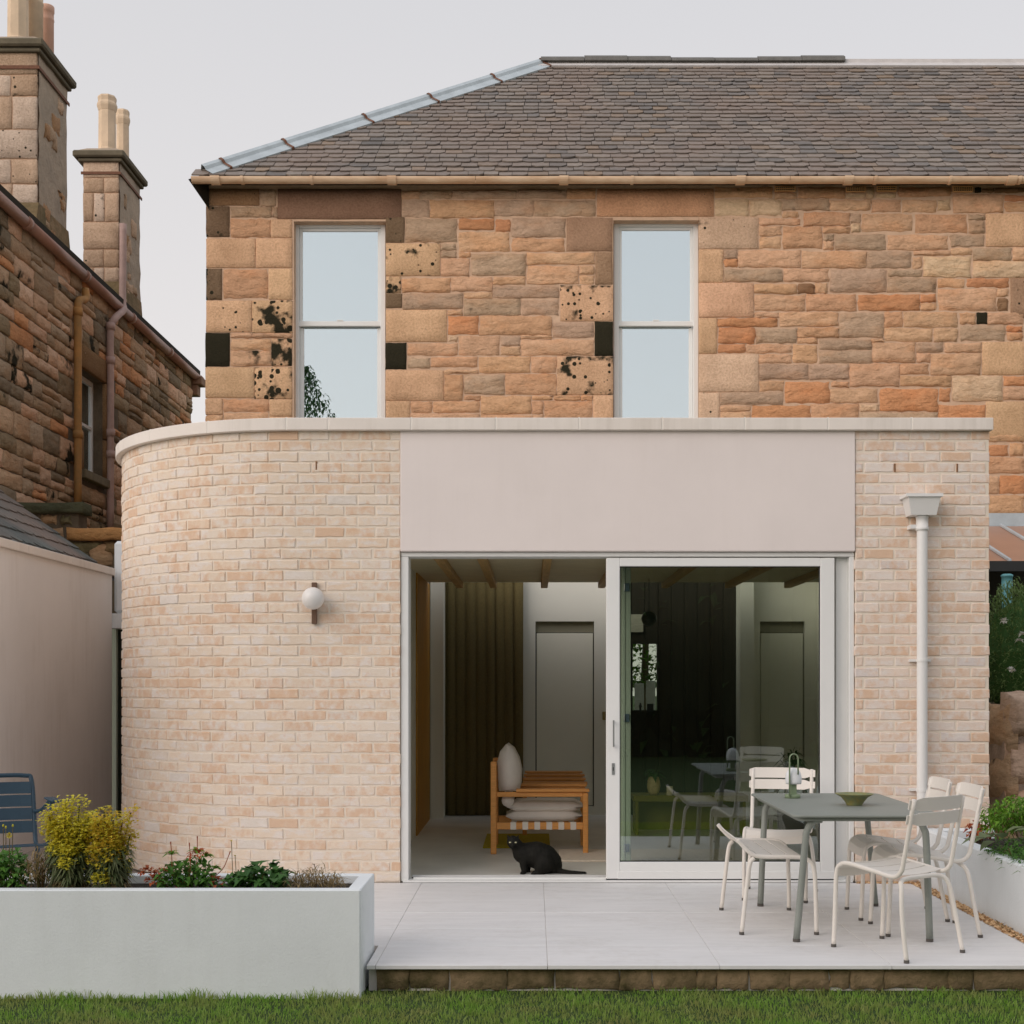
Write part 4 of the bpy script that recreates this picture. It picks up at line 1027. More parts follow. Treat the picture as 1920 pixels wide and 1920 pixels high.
# ================================================================ LEFT GARDEN WALL, GATE, LEAN-TO
XW = -4.35; YWE = 4.29; ZW = 2.61
gw = empty('garden_wall', (XW, 0, 0), label='pink grey rendered garden wall with stone coping at the left edge', cat='garden wall')
m_ = MB(); m_.box(-.2, 0, -1.2, YWE, -.14, ZW - .075); m_.build('rendered_wall', streaks(mat('pale pink grey render', (.84, .80, .77), .85, .05, 1.2, b=.35, bscale=170, bd=.003), .35, (.8, .77, .74)), gw)
yy = YWE
for k, l in enumerate((1.3, 1.1, 1.1, 1.1, 1.1)):
    y0 = max(-1.2, yy - l)
    m_ = MB(); m_.bbox(-.24, .035, y0 + .003, yy - .003, ZW - .074, ZW, .005); m_.build('coping_stone', M['coping'], gw); yy = y0
gp = empty('gate_pillar', (px(222, 4.34), 4.38, 0), label='white rendered post and lintel above the dark side gate', cat='gate pillar')
m_ = MB(); a = px(213, 4.34) - gp.location.x; zt = pz(1014, 4.34); m_.prism([(a, 0), (a + .5, 0), (a + .5, zt), (a + .05, zt), (a + .012, zt - .02), (a, zt - .06)], 1, -.04, .25) if False else m_.bbox(a, a + .5, -.04, .25, pz(1150, 4.34) + .002, zt, .03); m_.build('pillar', M['white_render'], gp)
m_ = MB(); m_.bbox(px(206, 4.3) - gp.location.x, a + .5, -.07, .25, pz(1178, 4.3), pz(1150, 4.3), .004); m_.build('lintel', M['white_render'], gp)
sg = empty('side_gate', (px(222, 4.4), 4.48, 0), label='dark side gate in a grey green frame between garden wall and curved bricks', cat='gate')
m_ = MB(); a = px(207.5, 4.4) - sg.location.x; m_.bbox(a, a + .05, -.05, .05, 0, pz(1179, 4.4), .003); m_.build('frame', M['jamb_pale'], sg)
for k in range(6):
    m_ = MB(); m_.bbox(a + .052 + k * .15, a + .052 + (k + 1) * .15 - .004, 0, .03, .02, pz(1180, 4.4), .003); m_.build('board', mat('very dark green boards', (.012, .014, .006), .7), sg)

lt = empty('stone_outbuilding', (-5.2, 5.6, 0), label='low old outbuilding with dark slates and mossy ledges behind the garden wall', cat='outbuilding')
lx, ly = lt.location.x, lt.location.y
def lp(u, v, Y):
    x, y, z = at(u, v, Y); return (x - lx, y - ly, z)
m_ = MB(); p = [lp(-190, 780, 5.29), lp(226, 1092, 5.29)]; q = [(c[0], c[1] - 4.2, c[2]) for c in p]
m_.add([p[0], p[1], q[1], q[0]], [(0, 1, 2, 3)]); m_.build('roof_boarding', M['seal'], lt)
pa, pb = Vector(p[0]), Vector(p[1]); sv = (pb - pa); nS = 12
msl = slate_mat('old wet slate', False)
for i in range(nS):
    c = pa + sv * ((i + .7) / nS); y = 0
    while y < 4.1:
        w = rnd.uniform(.2, .32); me, V, f = rnd.choice(svars)
        ux = -sv.normalized(); n_ = Vector((.55, 0, .83)).normalized(); n_ = Vector((-ux.z, 0, ux.x)) if -ux.z * 0 + ux.x > 0 else Vector((ux.z, 0, -ux.x))
        yv = Vector((0, -1, 0)); 
        me2 = me.copy() if False else me
        o = bpy.data.objects.new('slate', me); COL.objects.link(o); o.parent = lt
        L = sv.length / nS * 1.7; rot = Matrix((yv, ux, n_)).transposed().to_4x4()
        o.matrix_basis = Matrix.Translation(c + Vector((0, -y - w / 2, 0)) + n_ * .02) @ rot @ Matrix.Rotation(-.06, 4, 'X') @ Matrix.Diagonal((w - .006, L, .012, 1))
        j = rnd.uniform(.7, 1.1); o.color = (*[q_ * j for q_ in alb(82, 88, 86, .6)], 0); y += w
m_ = MB()
x0, z0 = lp(-60, 962, 5.8)[0], 0
for (u0, u1, v0, yy) in ((-60, 152, 962, 5.9), (112, 250, 1012, 5.68)):
    a, c = lp(u0, v0, yy), lp(u1, v0, yy); m_.box(a[0] + .03, c[0] - .03, a[1], a[1] + .3, 1.5, a[2])
w_ = m_.build('gable_wall', M['pointing_old'], lt)
for (u0, u1, v0, v1, yy, col) in ((-60, 155, 941, 962, 5.82, (70, 72, 56)), (124, 250, 989, 1012, 5.58, (150, 112, 72))):
    a, c = lp(u0, v1, yy), lp(u1, v0, yy); vv, ff = piece(6, 2, c[0] - a[0], c[2] - a[2], .01, .006, .008, .014, .34); o = from_arrays('ledge_stone', vv, ff, M['rubble'], lt, True)
    o.location = ((a[0] + c[0]) / 2, a[1], (a[2] + c[2]) / 2); o.color = (*alb(*col, .55), .1)
for (u0, u1, v0, v1, yy) in ((34, 72, 964, 990, 5.89), (74, 108, 963, 985, 5.89), (110, 135, 966, 987, 5.89), (60, 122, 990, 1012, 5.89), (128, 160, 1013, 1040, 5.66), (150, 190, 1014, 1034, 5.66), (165, 208, 1018, 1062, 5.65), (150, 172, 1038, 1060, 5.66), (192, 224, 1014, 1040, 5.66)):
    a, c = lp(u0, v1, yy), lp(u1, v0, yy); vv, ff = piece(4, 3, c[0] - a[0], c[2] - a[2], .03, .01, .02, .02, .06); o = from_arrays('stone', vv, ff, M['rubble'], lt, True)
    o.location = ((a[0] + c[0]) / 2, a[1], (a[2] + c[2]) / 2); o.color = (*alb(*rnd.choice(((110, 92, 66), (140, 116, 90), (90, 84, 62))), .55), .12)

# ================================================================ PLANTERS
pl = empty('planter', (-.86, -D + 6.746, LAWN), label='long white rendered planter box along the lawn at lower left', cat='planter')
PX0, PX1, PD, PH = -3.9, .0, .59, .53
t_ = .07
m_ = MB(); m_.bbox(PX0, PX1, 0, t_, -.02, PH, .006); m_.build('front_wall', M['white_render'], pl)
m_ = MB(); m_.bbox(PX0, PX1, PD - t_, PD, -.02, PH, .006); m_.build('back_wall', M['white_render'], pl)
m_ = MB(); m_.bbox(PX1 - .072, PX1 - .0005, t_ + .0005, PD - t_ - .0005, -.02, PH - .0006, .004); m_.build('end_wall', M['white_render'], pl)
m_ = MB(); m_.box(PX0, PX1 - .07, t_, PD - t_, 0, PH - .045); m_.build('soil', M['soil'], pl)
pr_ = empty('planter', (2.77, -4.2, 0), label='white rendered raised bed running back to the brick pier at the right', cat='planter')
m_ = MB(); m_.bbox(0, .10, -2.0, 4.19, -.16, .395, .012); m_.build('side_wall', M['white_render'], pr_)
m_ = MB(); m_.bbox(.1005, .50, 4.09, 4.19, -.1, .3945, .012); m_.build('back_wall', M['white_render'], pr_)
m_ = MB(); m_.box(.1005, 2.6, -2.0, 4.085, -.1, .33); m_.build('soil', M['soil'], pr_)

# ---------------------------------------------------------------- plants
class Leaves:
    def __init__(s): s.v, s.f = [], []
    def leaf(s, p, d, L, W, bend=.3, fold=.15):
        p = Vector(p); d = Vector(d).normalized(); side = d.cross(Vector((0, 0, 1)))
        if side.length < .05: side = Vector((1, 0, 0))
        side.normalize(); up = side.cross(d); b = len(s.v)
        m = p + d * L * .45 + up * L * .10; t = p + d * L - Vector((0, 0, bend * L))
        s.v += [tuple(q) for q in (p, m + side * W * .5 + up * W * fold, m, m - side * W * .5 + up * W * fold, t)]
        s.f += [(b, b + 1, b + 2), (b, b + 2, b + 3), (b + 1, b + 4, b + 2), (b + 2, b + 4, b + 3)]
    def build(s, name, m, parent): return from_arrays(name, s.v, s.f, m, parent)
def rdir(up0, up1):
    a = rnd.uniform(0, 2 * math.pi); z = rnd.uniform(up0, up1); r = math.sqrt(max(0, 1 - z * z)); return Vector((r * math.cos(a), r * math.sin(a), z))
LM = {}
LM['lime'] = leaf_mat('lime yellow bracts', (.80, .68, .07), (.62, .60, .07), .4)
LM['amber'] = leaf_mat('amber bracts', (.72, .48, .06), (.58, .50, .06), .4)
LM['greygreen'] = leaf_mat('grey green leaves', (.20, .22, .11), (.09, .13, .045), .25)
LM['dry'] = leaf_mat('dry straw leaves', (.34, .25, .12), (.16, .11, .045), .2)
LM['mid'] = leaf_mat('mid green leaves', (.12, .27, .04), (.06, .16, .03), .3)
LM['dark'] = leaf_mat('dark green leaves', (.07, .18, .04), (.04, .11, .025), .25)
LM['bright'] = leaf_mat('bright green leaves', (.20, .38, .03), (.09, .22, .02), .3)
LM['shrub'] = leaf_mat('shrub leaves', (.20, .29, .10), (.10, .17, .05), .3)
LM['red'] = leaf_mat('red brown leaves', (.50, .13, .04), (.34, .07, .03), .25)
LM['silver'] = leaf_mat('silver veined leaves', (.13, .20, .07), (.20, .24, .13), .2)
LM['yellow'] = leaf_mat('yellow petals', (.62, .50, .04), (.7, .6, .12), .3)
LM['stem'] = leaf_mat('plant stems', (.10, .12, .03), (.14, .07, .03), 0)
LM['white'] = leaf_mat('white petals', (.75, .74, .68), (.65, .64, .58), .3)
SZ = .355
def plant(name, u, Y, z, label, cat='plant', group=None):
    return empty(name, (px(u, Y), Y, z), label=label, cat=cat, group=group)
YP = -D + 6.98
def spurge(u0, u1, vtop, label, nst, cols):
    t = plant('spurge_plant', (u0 + u1) / 2, YP, SZ, label)
    hw = (px(u1, YP) - px(u0, YP)) / 2; ht = pz(vtop, YP) - SZ
    st = MB(); lv = Leaves(); dr = Leaves(); fl = [Leaves(), Leaves()]
    for k in range(nst):
        a = rnd.uniform(0, 6.28); r = math.sqrt(rnd.random())
        tx, ty = hw * .92 * r * math.cos(a), .13 * r * math.sin(a); h = ht * rnd.uniform(.5, 1.0) * (1 - .12 * r)
        bx, by = tx * .45, ty * .4
        st.tube([(bx, by, 0), (bx * .8 + tx * .2, by, h * .5), (tx, ty, h)], .004, 5, False)
        for i in range(70):
            f_ = rnd.uniform(.05, .62); p = Vector((bx + (tx - bx) * f_, by + (ty - by) * f_, h * f_)); d = rdir(-.5, .25)
            (lv if f_ > .22 or rnd.random() < .5 else dr).leaf(p, d, rnd.uniform(.05, .085), rnd.uniform(.010, .016), .35)
        for i in range(150):
            f_ = rnd.uniform(.55, 1.05); d = rdir(-.2, .9); rr_ = .062 * rnd.random() ** .5 * (1.2 - .4 * f_)
            p = Vector((tx * f_ + d.x * rr_, ty + d.y * rr_, h * f_ + d.z * .02))
            fl[rnd.random() < .35].leaf(p, rdir(0, .7), rnd.uniform(.018, .032), rnd.uniform(.014, .022), .1)
    st.build('stem', LM['stem'], t); lv.build('foliage', LM['greygreen'], t); dr.build('withered_leaves', LM['dry'], t)
    fl[0].build('flower_heads', LM[cols[0]], t); fl[1].build('flower_heads', LM[cols[1]], t)
spurge(82, 182, 1497, 'tall lime yellow spurge, left and brighter of the two in the planter', 24, ('lime', 'lime'))
spurge(164, 250, 1505, 'amber tinged yellow spurge beside the curved brick wall', 19, ('amber', 'lime'))
spurge(184, 232, 1620, 'small low yellow spurge at the planter rim under the amber one', 4, ('lime', 'lime'))
def tuft(name, u0, u1, vtop, m, label, n, L0, L1, W, up=(.3, .9), Y=YP, z=SZ, extra=None, dep=.12):
    t = plant(name, (u0 + u1) / 2, Y, z, label); hw = (px(u1, Y) - px(u0, Y)) / 2; ht = pz(vtop, Y) - z; lv = Leaves()
    for k in range(n):
        x, y = rnd.uniform(-1, 1), rnd.uniform(-1, 1); h = ht * rnd.uniform(.1, .85) * (1 - .5 * x * x)
        lv.leaf((x * hw * .8, y * dep, h), rdir(*up), rnd.uniform(L0, L1), W * rnd.uniform(.7, 1.2), rnd.uniform(.1, .5))
    lv.build('foliage', LM[m], t)
    st = MB()
    for k in range(14):
        x, y = rnd.uniform(-.7, .7) * hw, rnd.uniform(-.8, .8) * dep; st.tube([(x * .5, y * .5, -.02), (x, y, ht * rnd.uniform(.4, .75))], .003, 4, False)
    st.build('stem', LM['stem'], t)
    if extra: extra(t, hw, ht)
    return t
def poppy(t, hw, ht):
    for (u, v_, opened) in ((18, 1566, 1), (6, 1548, 0), (24, 1548, 0), (11, 1551, 0)):
        x, _, z = at(u, v_, YP); x -= t.location.x; z -= SZ
        m_ = MB(); m_.tube(curve([(x * .6, 0, .05), (x * .9, 0, z * .6), (x, 0, z)], 4), .0022, 5, False); m_.build('flower_stem', LM['stem'], t)
        if opened:
            lv = Leaves()
            for k in range(9): a = k * .7; lv.leaf((x, -.004, z), (math.cos(a), -.5, math.sin(a)), .020, .018, 0)
            lv.build('flower', LM['yellow'], t)
        else:
            m_ = MB(); m_.lathe([(.001, -.008), (.005, -.004), (.005, .003), (.001, .008)], (x, 0, z), 8); m_.build('bud', LM['lime'], t)
tuft('poppy_plant', -30, 56, 1588, 'mid', 'green yellow flowered poppy at the left edge of the planter', 330, .04, .085, .030, (-.1, .9), extra=poppy)
tuft('lily_clump', 52, 98, 1592, 'dry', 'withered brown sword leaved clump between poppy and tall spurge', 150, .08, .17, .009, (.2, .95))
def redtop(t, hw, ht):
    lv = Leaves()
    for (cx_, cz) in ((-.16, .06), (-.12, .10), (.06, .19), (-.02, .02), (.15, .05), (-.20, .10)):
        for k in range(30): d = rdir(-.3, .9); lv.leaf((cx_ + d.x * .03, -.03 + d.y * .05, cz + d.z * .02), d, rnd.uniform(.02, .04), .022, .3)
    lv.build('red_leaves', LM['red'], t)
    up = Leaves()
    for (u, v_, s_) in ((322, 1596, 1), (368, 1592, 1.2), (386, 1600, 1), (402, 1622, .8)):
        x, _, z = at(u, v_, YP); x -= t.location.x; z -= SZ
        for k in range(11): up.leaf((x, 0, z - .02), rdir(.0, .75), .055 * s_, .020, .25)
    up.build('top_leaves', LM['bright'], t)
    for (u, v_, u0) in ((370, 1568, 366), (320, 1578, 322), (432, 1596, 404), (355, 1580, 356)):
        x, _, z = at(u, v_, YP); x0 = px(u0, YP) - t.location.x; x -= t.location.x; z -= SZ
        m_ = MB(); m_.tube(curve([(x0, 0, .08), ((x0 + x) / 2 + .004, 0, z * .6), (x, 0, z)], 4), [.0022] * 8 + [.0035], 5); m_.build('flower_spike', LM['red'], t)
tuft('red_leaved_plant', 292, 412, 1604, 'mid', 'red and green leaved plant with thin red spikes in the planter', 420, .035, .07, .028, (-.1, .9), extra=redtop)
def strawb(t, hw, ht):
    for (u, v_) in ((434, 1578), (441, 1606)):
        x, _, z = at(u, v_, YP); x -= t.location.x; z -= SZ
        m_ = MB(); m_.tube([(x + .01, 0, .0), (x, 0, z)], .0018, 5, False); m_.build('flower_stem', LM['stem'], t)
        lv = Leaves()
        for k in range(6): lv.leaf((x, 0, z), rdir(.2, .9), .012, .01, 0)
        lv.build('flower', LM['yellow'], t)
tuft('strawberry_plant', 424, 548, 1618, 'dark', 'low dark green strawberry plant with broad toothed leaves', 230, .045, .085, .055, (-.1, .8), extra=strawb)
tuft('dry_grass_clump', 530, 648, 1632, 'dry', 'low straw coloured grass clump at the right end of the planter', 420, .05, .13, .006, (.05, .8))
# right-hand bed
YB2 = -.9
tuft('leafy_shrub', 1842, 1990, 1488, 'bright', 'bright green feathery shrub in the raised bed by the brick pier', 1500, .04, .075, .016, (-.4, .8), Y=YB2, z=.45, dep=.22)
tuft('fern_clump', 1870, 1990, 1575, 'mid', 'mid green low fern clump at the right edge of the raised bed', 900, .04, .08, .014, (-.3, .8), Y=-1.7, z=.33, dep=.4)
tuft('dark_leaved_plant', 1816, 1856, 1536, 'red', 'small dark red leaved plant against the foot of the brick pier', 60, .05, .09, .04, (-.2, .8), Y=-.5, z=.36, dep=.1)
hosta = plant('broad_leaved_plant', 1862, -1.45, .36, 'silver green plant with large pointed leaves lying over the raised bed wall')
for (u, v_, du, dv, L, W) in ((1872, 1570, -1, .28, .17, .12), (1850, 1572, -1, .3, .16, .10), (1880, 1572, -.2, -.2, .13, .10), (1886, 1562, .6, -.3, .14, .10), (1900, 1560, 1, .0, .15, .11), (1866, 1578, -.7, .5, .12, .09), (1905, 1572, .5, .3, .14, .09), (1860, 1568, -.4, -.1, .12, .1)):
    x, y, z = at(u, v_, -1.45 + rnd.uniform(-.08, .08)); lf = Leaves()
    p = Vector((x - hosta.location.x, y + 1.45, z - .36)); d = Vector((du, rnd.uniform(-.5, .1), -dv * .6)).normalized(); side = d.cross(Vector((0, 0, 1))).normalized(); up = side.cross(d)
    prof = ((0, .02, 0), (.15, .7, .04), (.4, 1, .07), (.7, .62, .04), (1, .0, -.08)); V = []
    for (f_, w_, b_) in prof:
        c = p + d * L * f_ + up * L * b_; V += [tuple(c + side * W * .5 * w_ + up * W * .12 * w_), tuple(c), tuple(c - side * W * .5 * w_ + up * W * .12 * w_)]
    Fc = [(i * 3 + k, i * 3 + k + 1, i * 3 + k + 4, i * 3 + k + 3) for i in range(4) for k in (0, 1)]
    from_arrays('leaf', V, Fc, LM['silver'], hosta, True)
wd = Leaves()
for k in range(46):
    y = rnd.uniform(-2.5, -1.2) if k % 2 else rnd.uniform(-2.0, -1.6); wd.leaf((2.735 + rnd.uniform(-.02, .02), y, -.004), rdir(.1, .95), rnd.uniform(.025, .06), .010, .2)
tag(wd.build('dry_weeds', LM['dry'], None), kind='stuff')

# ================================================================ RIGHT EDGE: OLD WALL, SHRUB, LEAN-TO GLASSHOUSE
ow = empty('old_garden_wall', (3.70, .97, 0), label='old rounded stone garden wall at the right edge behind the raised bed', cat='garden wall')
m_ = MB(); m_.bbox(.012, .9, .0, 2.6, -.1, 1.24, .03); core_ = m_.build('wall_core', mat('old wall mortar', alb(136, 118, 104, .5), .95, .3, 6, b=.8, bscale=30, bd=.03), ow)
for (x0, x1, z0, z1, bl) in ((0, .30, .98, 1.38, .10), (.31, .8, 1.02, 1.42, .10), (0, .22, .62, .97, .03), (.23, .7, .58, 1.0, .04), (0, .34, .24, .60, .03), (.35, .8, .2, .57, .04), (0, .5, -.1, .22, .03)):
    vv, ff = piece(6, 5, x1 - x0 - .03, z1 - z0 - .03, bl, .008, .012, .025, .12); o = from_arrays('stone', vv, ff, M['rubble'], ow, True)
    o.location = ((x0 + x1) / 2, -.025, (z0 + z1) / 2); o.color = (*alb(*rnd.choice(((150, 128, 112), (138, 120, 106), (160, 136, 118))), .38), .1)
for y in (.2, .75, 1.3, 1.8):
    for z in (.2, .62, 1.02):
        vv, ff = piece(4, 3, .5, .38, .04, .01, .02, .02, .08); o = from_arrays('stone', vv, ff, M['rubble'], ow, True); o.location = (.02, y, z + .05); o.rotation_euler = (0, 0, R(-90)); o.color = (*alb(140, 118, 96, .4), .1)
sh = empty('flowering_shrub', (4.45, 2.5, .9), label='dark green rosemary like shrub with white flowers above the old wall', cat='shrub')
lv = Leaves(); fl = Leaves(); pale = Leaves()
for k in range(9500):
    d = rdir(-.9, 1); r_ = rnd.random() ** .45; p = Vector((d.x * .52 * r_, d.y * .5 * r_, .78 + d.z * .68 * r_))
    lv.leaf(p, (d + rdir(-.2, 1)).normalized(), rnd.uniform(.05, .10), .014, .2)
    if k % 60 == 0: pale.leaf(p * 1.02, rdir(-.3, .8), .06, .010, .5)
for (u, v_) in ((1914, 1190), (1908, 1202), (1880, 1165), (1893, 1256)):
    x, _, z = at(u, v_, 1.96)
    for k in range(16): fl.leaf((x - 4.45, -.58, z - .9), rdir(-.5, .8), .045, .034, .1)
lv.build('foliage', LM['shrub'], sh); fl.build('flower', LM['white'], sh); tag(pale.build('pale_shoots', LM['silver'], sh), kind='stuff')
m_ = MB(); m_.lathe([(.1, .12), (.34, .4), (.40, .8), (.30, 1.15), (.05, 1.32)], (0, 0, 0), 10); m_.build('twig_mass', LM['dark'], sh)
m_ = MB()
for k in range(7): a = rnd.uniform(-.3, .3); m_.tube([(a * .3, 0, -1.0), (a, rnd.uniform(-.2, .2), 1.0)], [.02, .006], 6, False)
m_.build('stem', LM['stem'], sh)
gh = empty('glazed_lean_to', (4.4, 5.38, 0), label='lean-to glasshouse roof with lead flashing on the sandstone wall at far right', cat='lean-to')
za, zb3 = pz(985, 5.3), pz(1054, 3.6)
m_ = MB(); m_.box(-1.2, 1.6, .02, .12, za - .02, pz(962, 5.4)); m_.build('lead_flashing', M['lead'], gh)
m_ = MB(); m_.add([(-1.2, .0, za), (1.6, .0, za), (1.6, -1.75, zb3), (-1.2, -1.75, zb3), (-1.2, .0, za - .02), (1.6, .0, za - .02), (1.6, -1.75, zb3 - .02), (-1.2, -1.75, zb3 - .02)], [(0, 1, 2, 3), (7, 6, 5, 4), (3, 2, 6, 7)]); m_.build('roof_sheet', mat('brown roof glass', alb(156, 120, 100, .8), .35, .1, 3), gh)
for k in range(5):
    x = -.72 + k * .5; m_ = MB(); m_.bbox(x, x + .03, -1.74, -.01, 0, .03, .004); o = m_.build('glazing_bar', M['lead'], gh); sl_ = (za - zb3) / 1.75
    for vtx in o.data.vertices: vtx.co.z += za + .002 + vtx.co.y * sl_
m_ = MB(); m_.box(-1.2, 1.6, -1.80, -1.75, zb3 - .09, zb3 + .01); m_.build('eaves_gutter', M['seal'], gh)
m_ = MB(); m_.box(-1.2, 1.6, .03, .12, 0, za - .025); m_.build('back_wall', M['darkwall'], gh)
m_ = MB(); m_.bbox(-.62, -.50, -1.6, -1.5, 0, pz(1110, 3.8), .01); m_.build('door_post', M['pointing'], gh)
tp = empty('teal_downpipe', (px(1888, 3.5), 3.5, .9), label='short teal drainpipe under the glasshouse eaves above the shrub', cat='drainpipe')
mt = mat('teal pipe paint', alb(74, 118, 124, .5), .5, .1, 6)
m_ = MB(); zt = pz(1082, 3.5) - .9; m_.tube([(0, 0, 0), (0, 0, zt)], .046, 16); m_.build('pipe', mt, tp, True)
m_ = MB(); m_.lathe([(.047, zt - .12), (.056, zt - .118), (.056, zt - .09), (.052, zt - .088), (.052, zt), (.058, zt + .002), (.058, zt + .02), (.04, zt + .03)], (0, 0, 0), 16); m_.build('socket', mt, tp, True)

# ================================================================ THE REST OF THE GARDEN (seen mirrored in the glass)
LM['hedge'] = leaf_mat('hedge leaves', (.07, .15, .035), (.03, .075, .02), .3)
def cloud(name, mtl, boxes, n, L, parent=None):
    lv = Leaves()
    for k in range(n):
        (c, r_) = rnd.choice(boxes); d = rdir(-1, 1); q = rnd.random() ** .35
        lv.leaf((c[0] + d.x * r_[0] * q, c[1] + d.y * r_[1] * q, c[2] + d.z * r_[2] * q), (d + rdir(-.5, .5)).normalized(), rnd.uniform(.6, 1.2) * L, L * .55, .2)
    return lv.build(name, mtl, parent)
hb = []
for k in range(27):
    x = -24 + k * 1.6; hb.append(((x, -19 + rnd.uniform(-.6, .6), 2.6 + rnd.uniform(-.3, .3)), (1.7, 1.0, 3.3 + rnd.uniform(-.4, .7))))  # out of direct view; height shaped to keep low sun off the terrace
tag(cloud('garden_hedge', LM['hedge'], hb, 15000, .38), kind='stuff')
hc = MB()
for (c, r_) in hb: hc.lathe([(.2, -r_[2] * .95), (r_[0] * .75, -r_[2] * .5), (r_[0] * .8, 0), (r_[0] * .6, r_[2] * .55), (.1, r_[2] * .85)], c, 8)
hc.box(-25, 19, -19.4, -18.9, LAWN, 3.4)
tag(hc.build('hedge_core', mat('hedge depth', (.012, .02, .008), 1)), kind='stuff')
tr_ = empty('birch_tree', (-6.75, -17.5, LAWN), label='slim birch tree at the bottom of the garden, mirrored in the upper left window', cat='tree')
m_ = MB(); m_.tube([(0, 0, 0), (.1, 0, 5), (.2, .1, 9.4)], [.16, .10, .03], 8)
for k in range(9):
    z = 3.6 + k * .62; a = k * 2.4; m_.tube([(.1, 0, z), (.1 + .9 * math.cos(a), .9 * math.sin(a), z + .5)], [.04, .012], 5)
m_.build('trunk', mat('birch bark', (.30, .28, .25), .9, .5, 8), tr_)
lv = Leaves()
for k in range(4200):
    z = rnd.uniform(3.0, 10.6); r_ = (1.5 if z < 8.2 else 1.5 * (11 - z) / 2.8) * rnd.random() ** .5; a = rnd.uniform(0, 6.28)
    lv.leaf((.15 + r_ * math.cos(a), r_ * math.sin(a), z), rdir(-.9, .2), rnd.uniform(.10, .2), .07, .4)
lv.build('crown', LM['hedge'], tr_)

# ================================================================ TERRACE FURNITURE
M['chairw'] = mat('pale clay powder coat', alb(204, 198, 190, .78), .55, .02, 4)
M['tablem'] = mat('grey green powder coat', alb(120, 124, 118, .72), .5, .04, 3)
M['glide'] = mat('dark foot glide', (.10, .09, .08), .7)
M['lampgreen'] = mat('grey green lamp metal', alb(108, 122, 96, .68), .5)
M['bowlm'] = mat('mottled green glaze', alb(96, 106, 78, .7), .4, col2=alb(120, 112, 62, .7), vscale=30)
def rounded(w, h, r, n=4):
    out = []
    for (cx_, cy_, a0) in ((w / 2 - r, h / 2 - r, 0), (-w / 2 + r, h / 2 - r, 90), (-w / 2 + r, -h / 2 + r, 180), (w / 2 - r, -h / 2 + r, 270)):
        for k in range(n + 1): a = R(a0 + 90 * k / n); out.append((cx_ + r * math.cos(a), cy_ + r * math.sin(a)))
    return out
def metal_chair(label, group, w=.40, m=None, arms=False, seat_only=False):
    """local: forward is +Y"""
    m = m or M['chairw']; t = empty('garden_chair', (0, 0, 0), label=label, cat='garden chair', group=group); tr = .0125; hw = w / 2
    for s in (-1, 1):
        mm = MB(); mm.tube(curve([(s * hw, .235, .008), (s * hw, .225, .2), (s * hw, .215, .40), (s * hw, .185, .452), (s * hw, .12, .462), (s * hw, -.05, .440), (s * hw, -.165, .425), (s * hw, -.215, .455), (s * hw, -.235, .52), (s * hw, -.30, .835)], 6), tr, 10)
        mm.build('side_frame', m, t, True)
        mm = MB(); mm.lathe([(tr + .002, 0), (tr + .002, .016)], (s * hw, .235, 0), 10); mm.build('foot_glide', M['glide'], t)
    mm = MB(); mm.tube(curve([(-hw - .03, -.275, .008), (-hw - .018, -.24, .2), (-hw + .005, -.215, .36), (-hw + .05, -.185, .405), (0, -.175, .410), (hw - .05, -.185, .405), (hw - .005, -.215, .36), (hw + .018, -.24, .2), (hw + .03, -.275, .008)], 7), tr, 10)
    mm.build('rear_legs', m, t, True)
    for s in (-1, 1):
        mm = MB(); mm.lathe([(tr + .002, 0), (tr + .002, .016)], (s * (hw + .03), -.275, 0), 10); mm.build('foot_glide', M['glide'], t)
    # seat slats run across, dished along the side frames; the front one rolls over the edge
    prof = [(.222, .385), (.212, .43), (.185, .458), (.145, .466), (.125, .465)], [(.115, .464), (.03, .453)], [(.02, .452), (-.065, .441)], [(-.075, .440), (-.165, .430)]
    for pr in prof:
        v = []; nx = 6
        for (y, z) in pr:
            for i in range(nx + 1):
                x = -hw + .008 + (w - .016) * i / nx; v.append((x, y, z - .010 * (1 - (2 * i / nx - 1) ** 2)))
        f = [(j * (nx + 1) + i, j * (nx + 1) + i + 1, (j + 1) * (nx + 1) + i + 1, (j + 1) * (nx + 1) + i) for j in range(len(pr) - 1) for i in range(nx)]
        o = from_arrays('seat_slat', v, f, m, t, False); so = o.modifiers.new('plate', 'SOLIDIFY'); so.thickness = .004
    for (z0, z1) in ((.695, .762), (.772, .842)):
        out = rounded(w + .05, z1 - z0, .020); n = 12; v = []; f = []
        zc = (z0 + z1) / 2
        for i in range(n + 1):
            x = -(w + .05) / 2 + (w + .05) * i / n; e = min(1, (1 - abs(2 * i / n - 1)) * n / 2 / 1.0); h = (z1 - z0) / 2 * (1 if e >= 1 else .68)
            y = -.235 - (zc - .52) * .205 - .035 * (1 - (2 * i / n - 1) ** 2) + .006
            for zz in (-h, h): v.append((x, y - zz * .205, zc + zz))
        f = [(2 * i, 2 * i + 2, 2 * i + 3, 2 * i + 1) for i in range(n)]
        o = from_arrays('back_slat', v, f, m, t, False); so = o.modifiers.new('plate', 'SOLIDIFY'); so.thickness = .006
    return t
def place(t, x, d, face):
    t.location = (x, d - D, 0); t.rotation_euler = (0, 0, math.atan2(face[1], face[0]) - math.pi / 2)
grp = 'pale metal chairs round the terrace table'
cA = metal_chair('pale metal chair behind the table lamp, its back to the sliding glass', grp, .40)
place(cA, 1.64, 9.08, (-.27, -.96))
def again(src, label):
    c = copy_tree(src); c['label'] = label; return c
cC = again(cA, 'pale metal chair nearest the lawn, seen from behind at the right of the table'); place(cC, 1.927, 7.27, (-.59, .807))
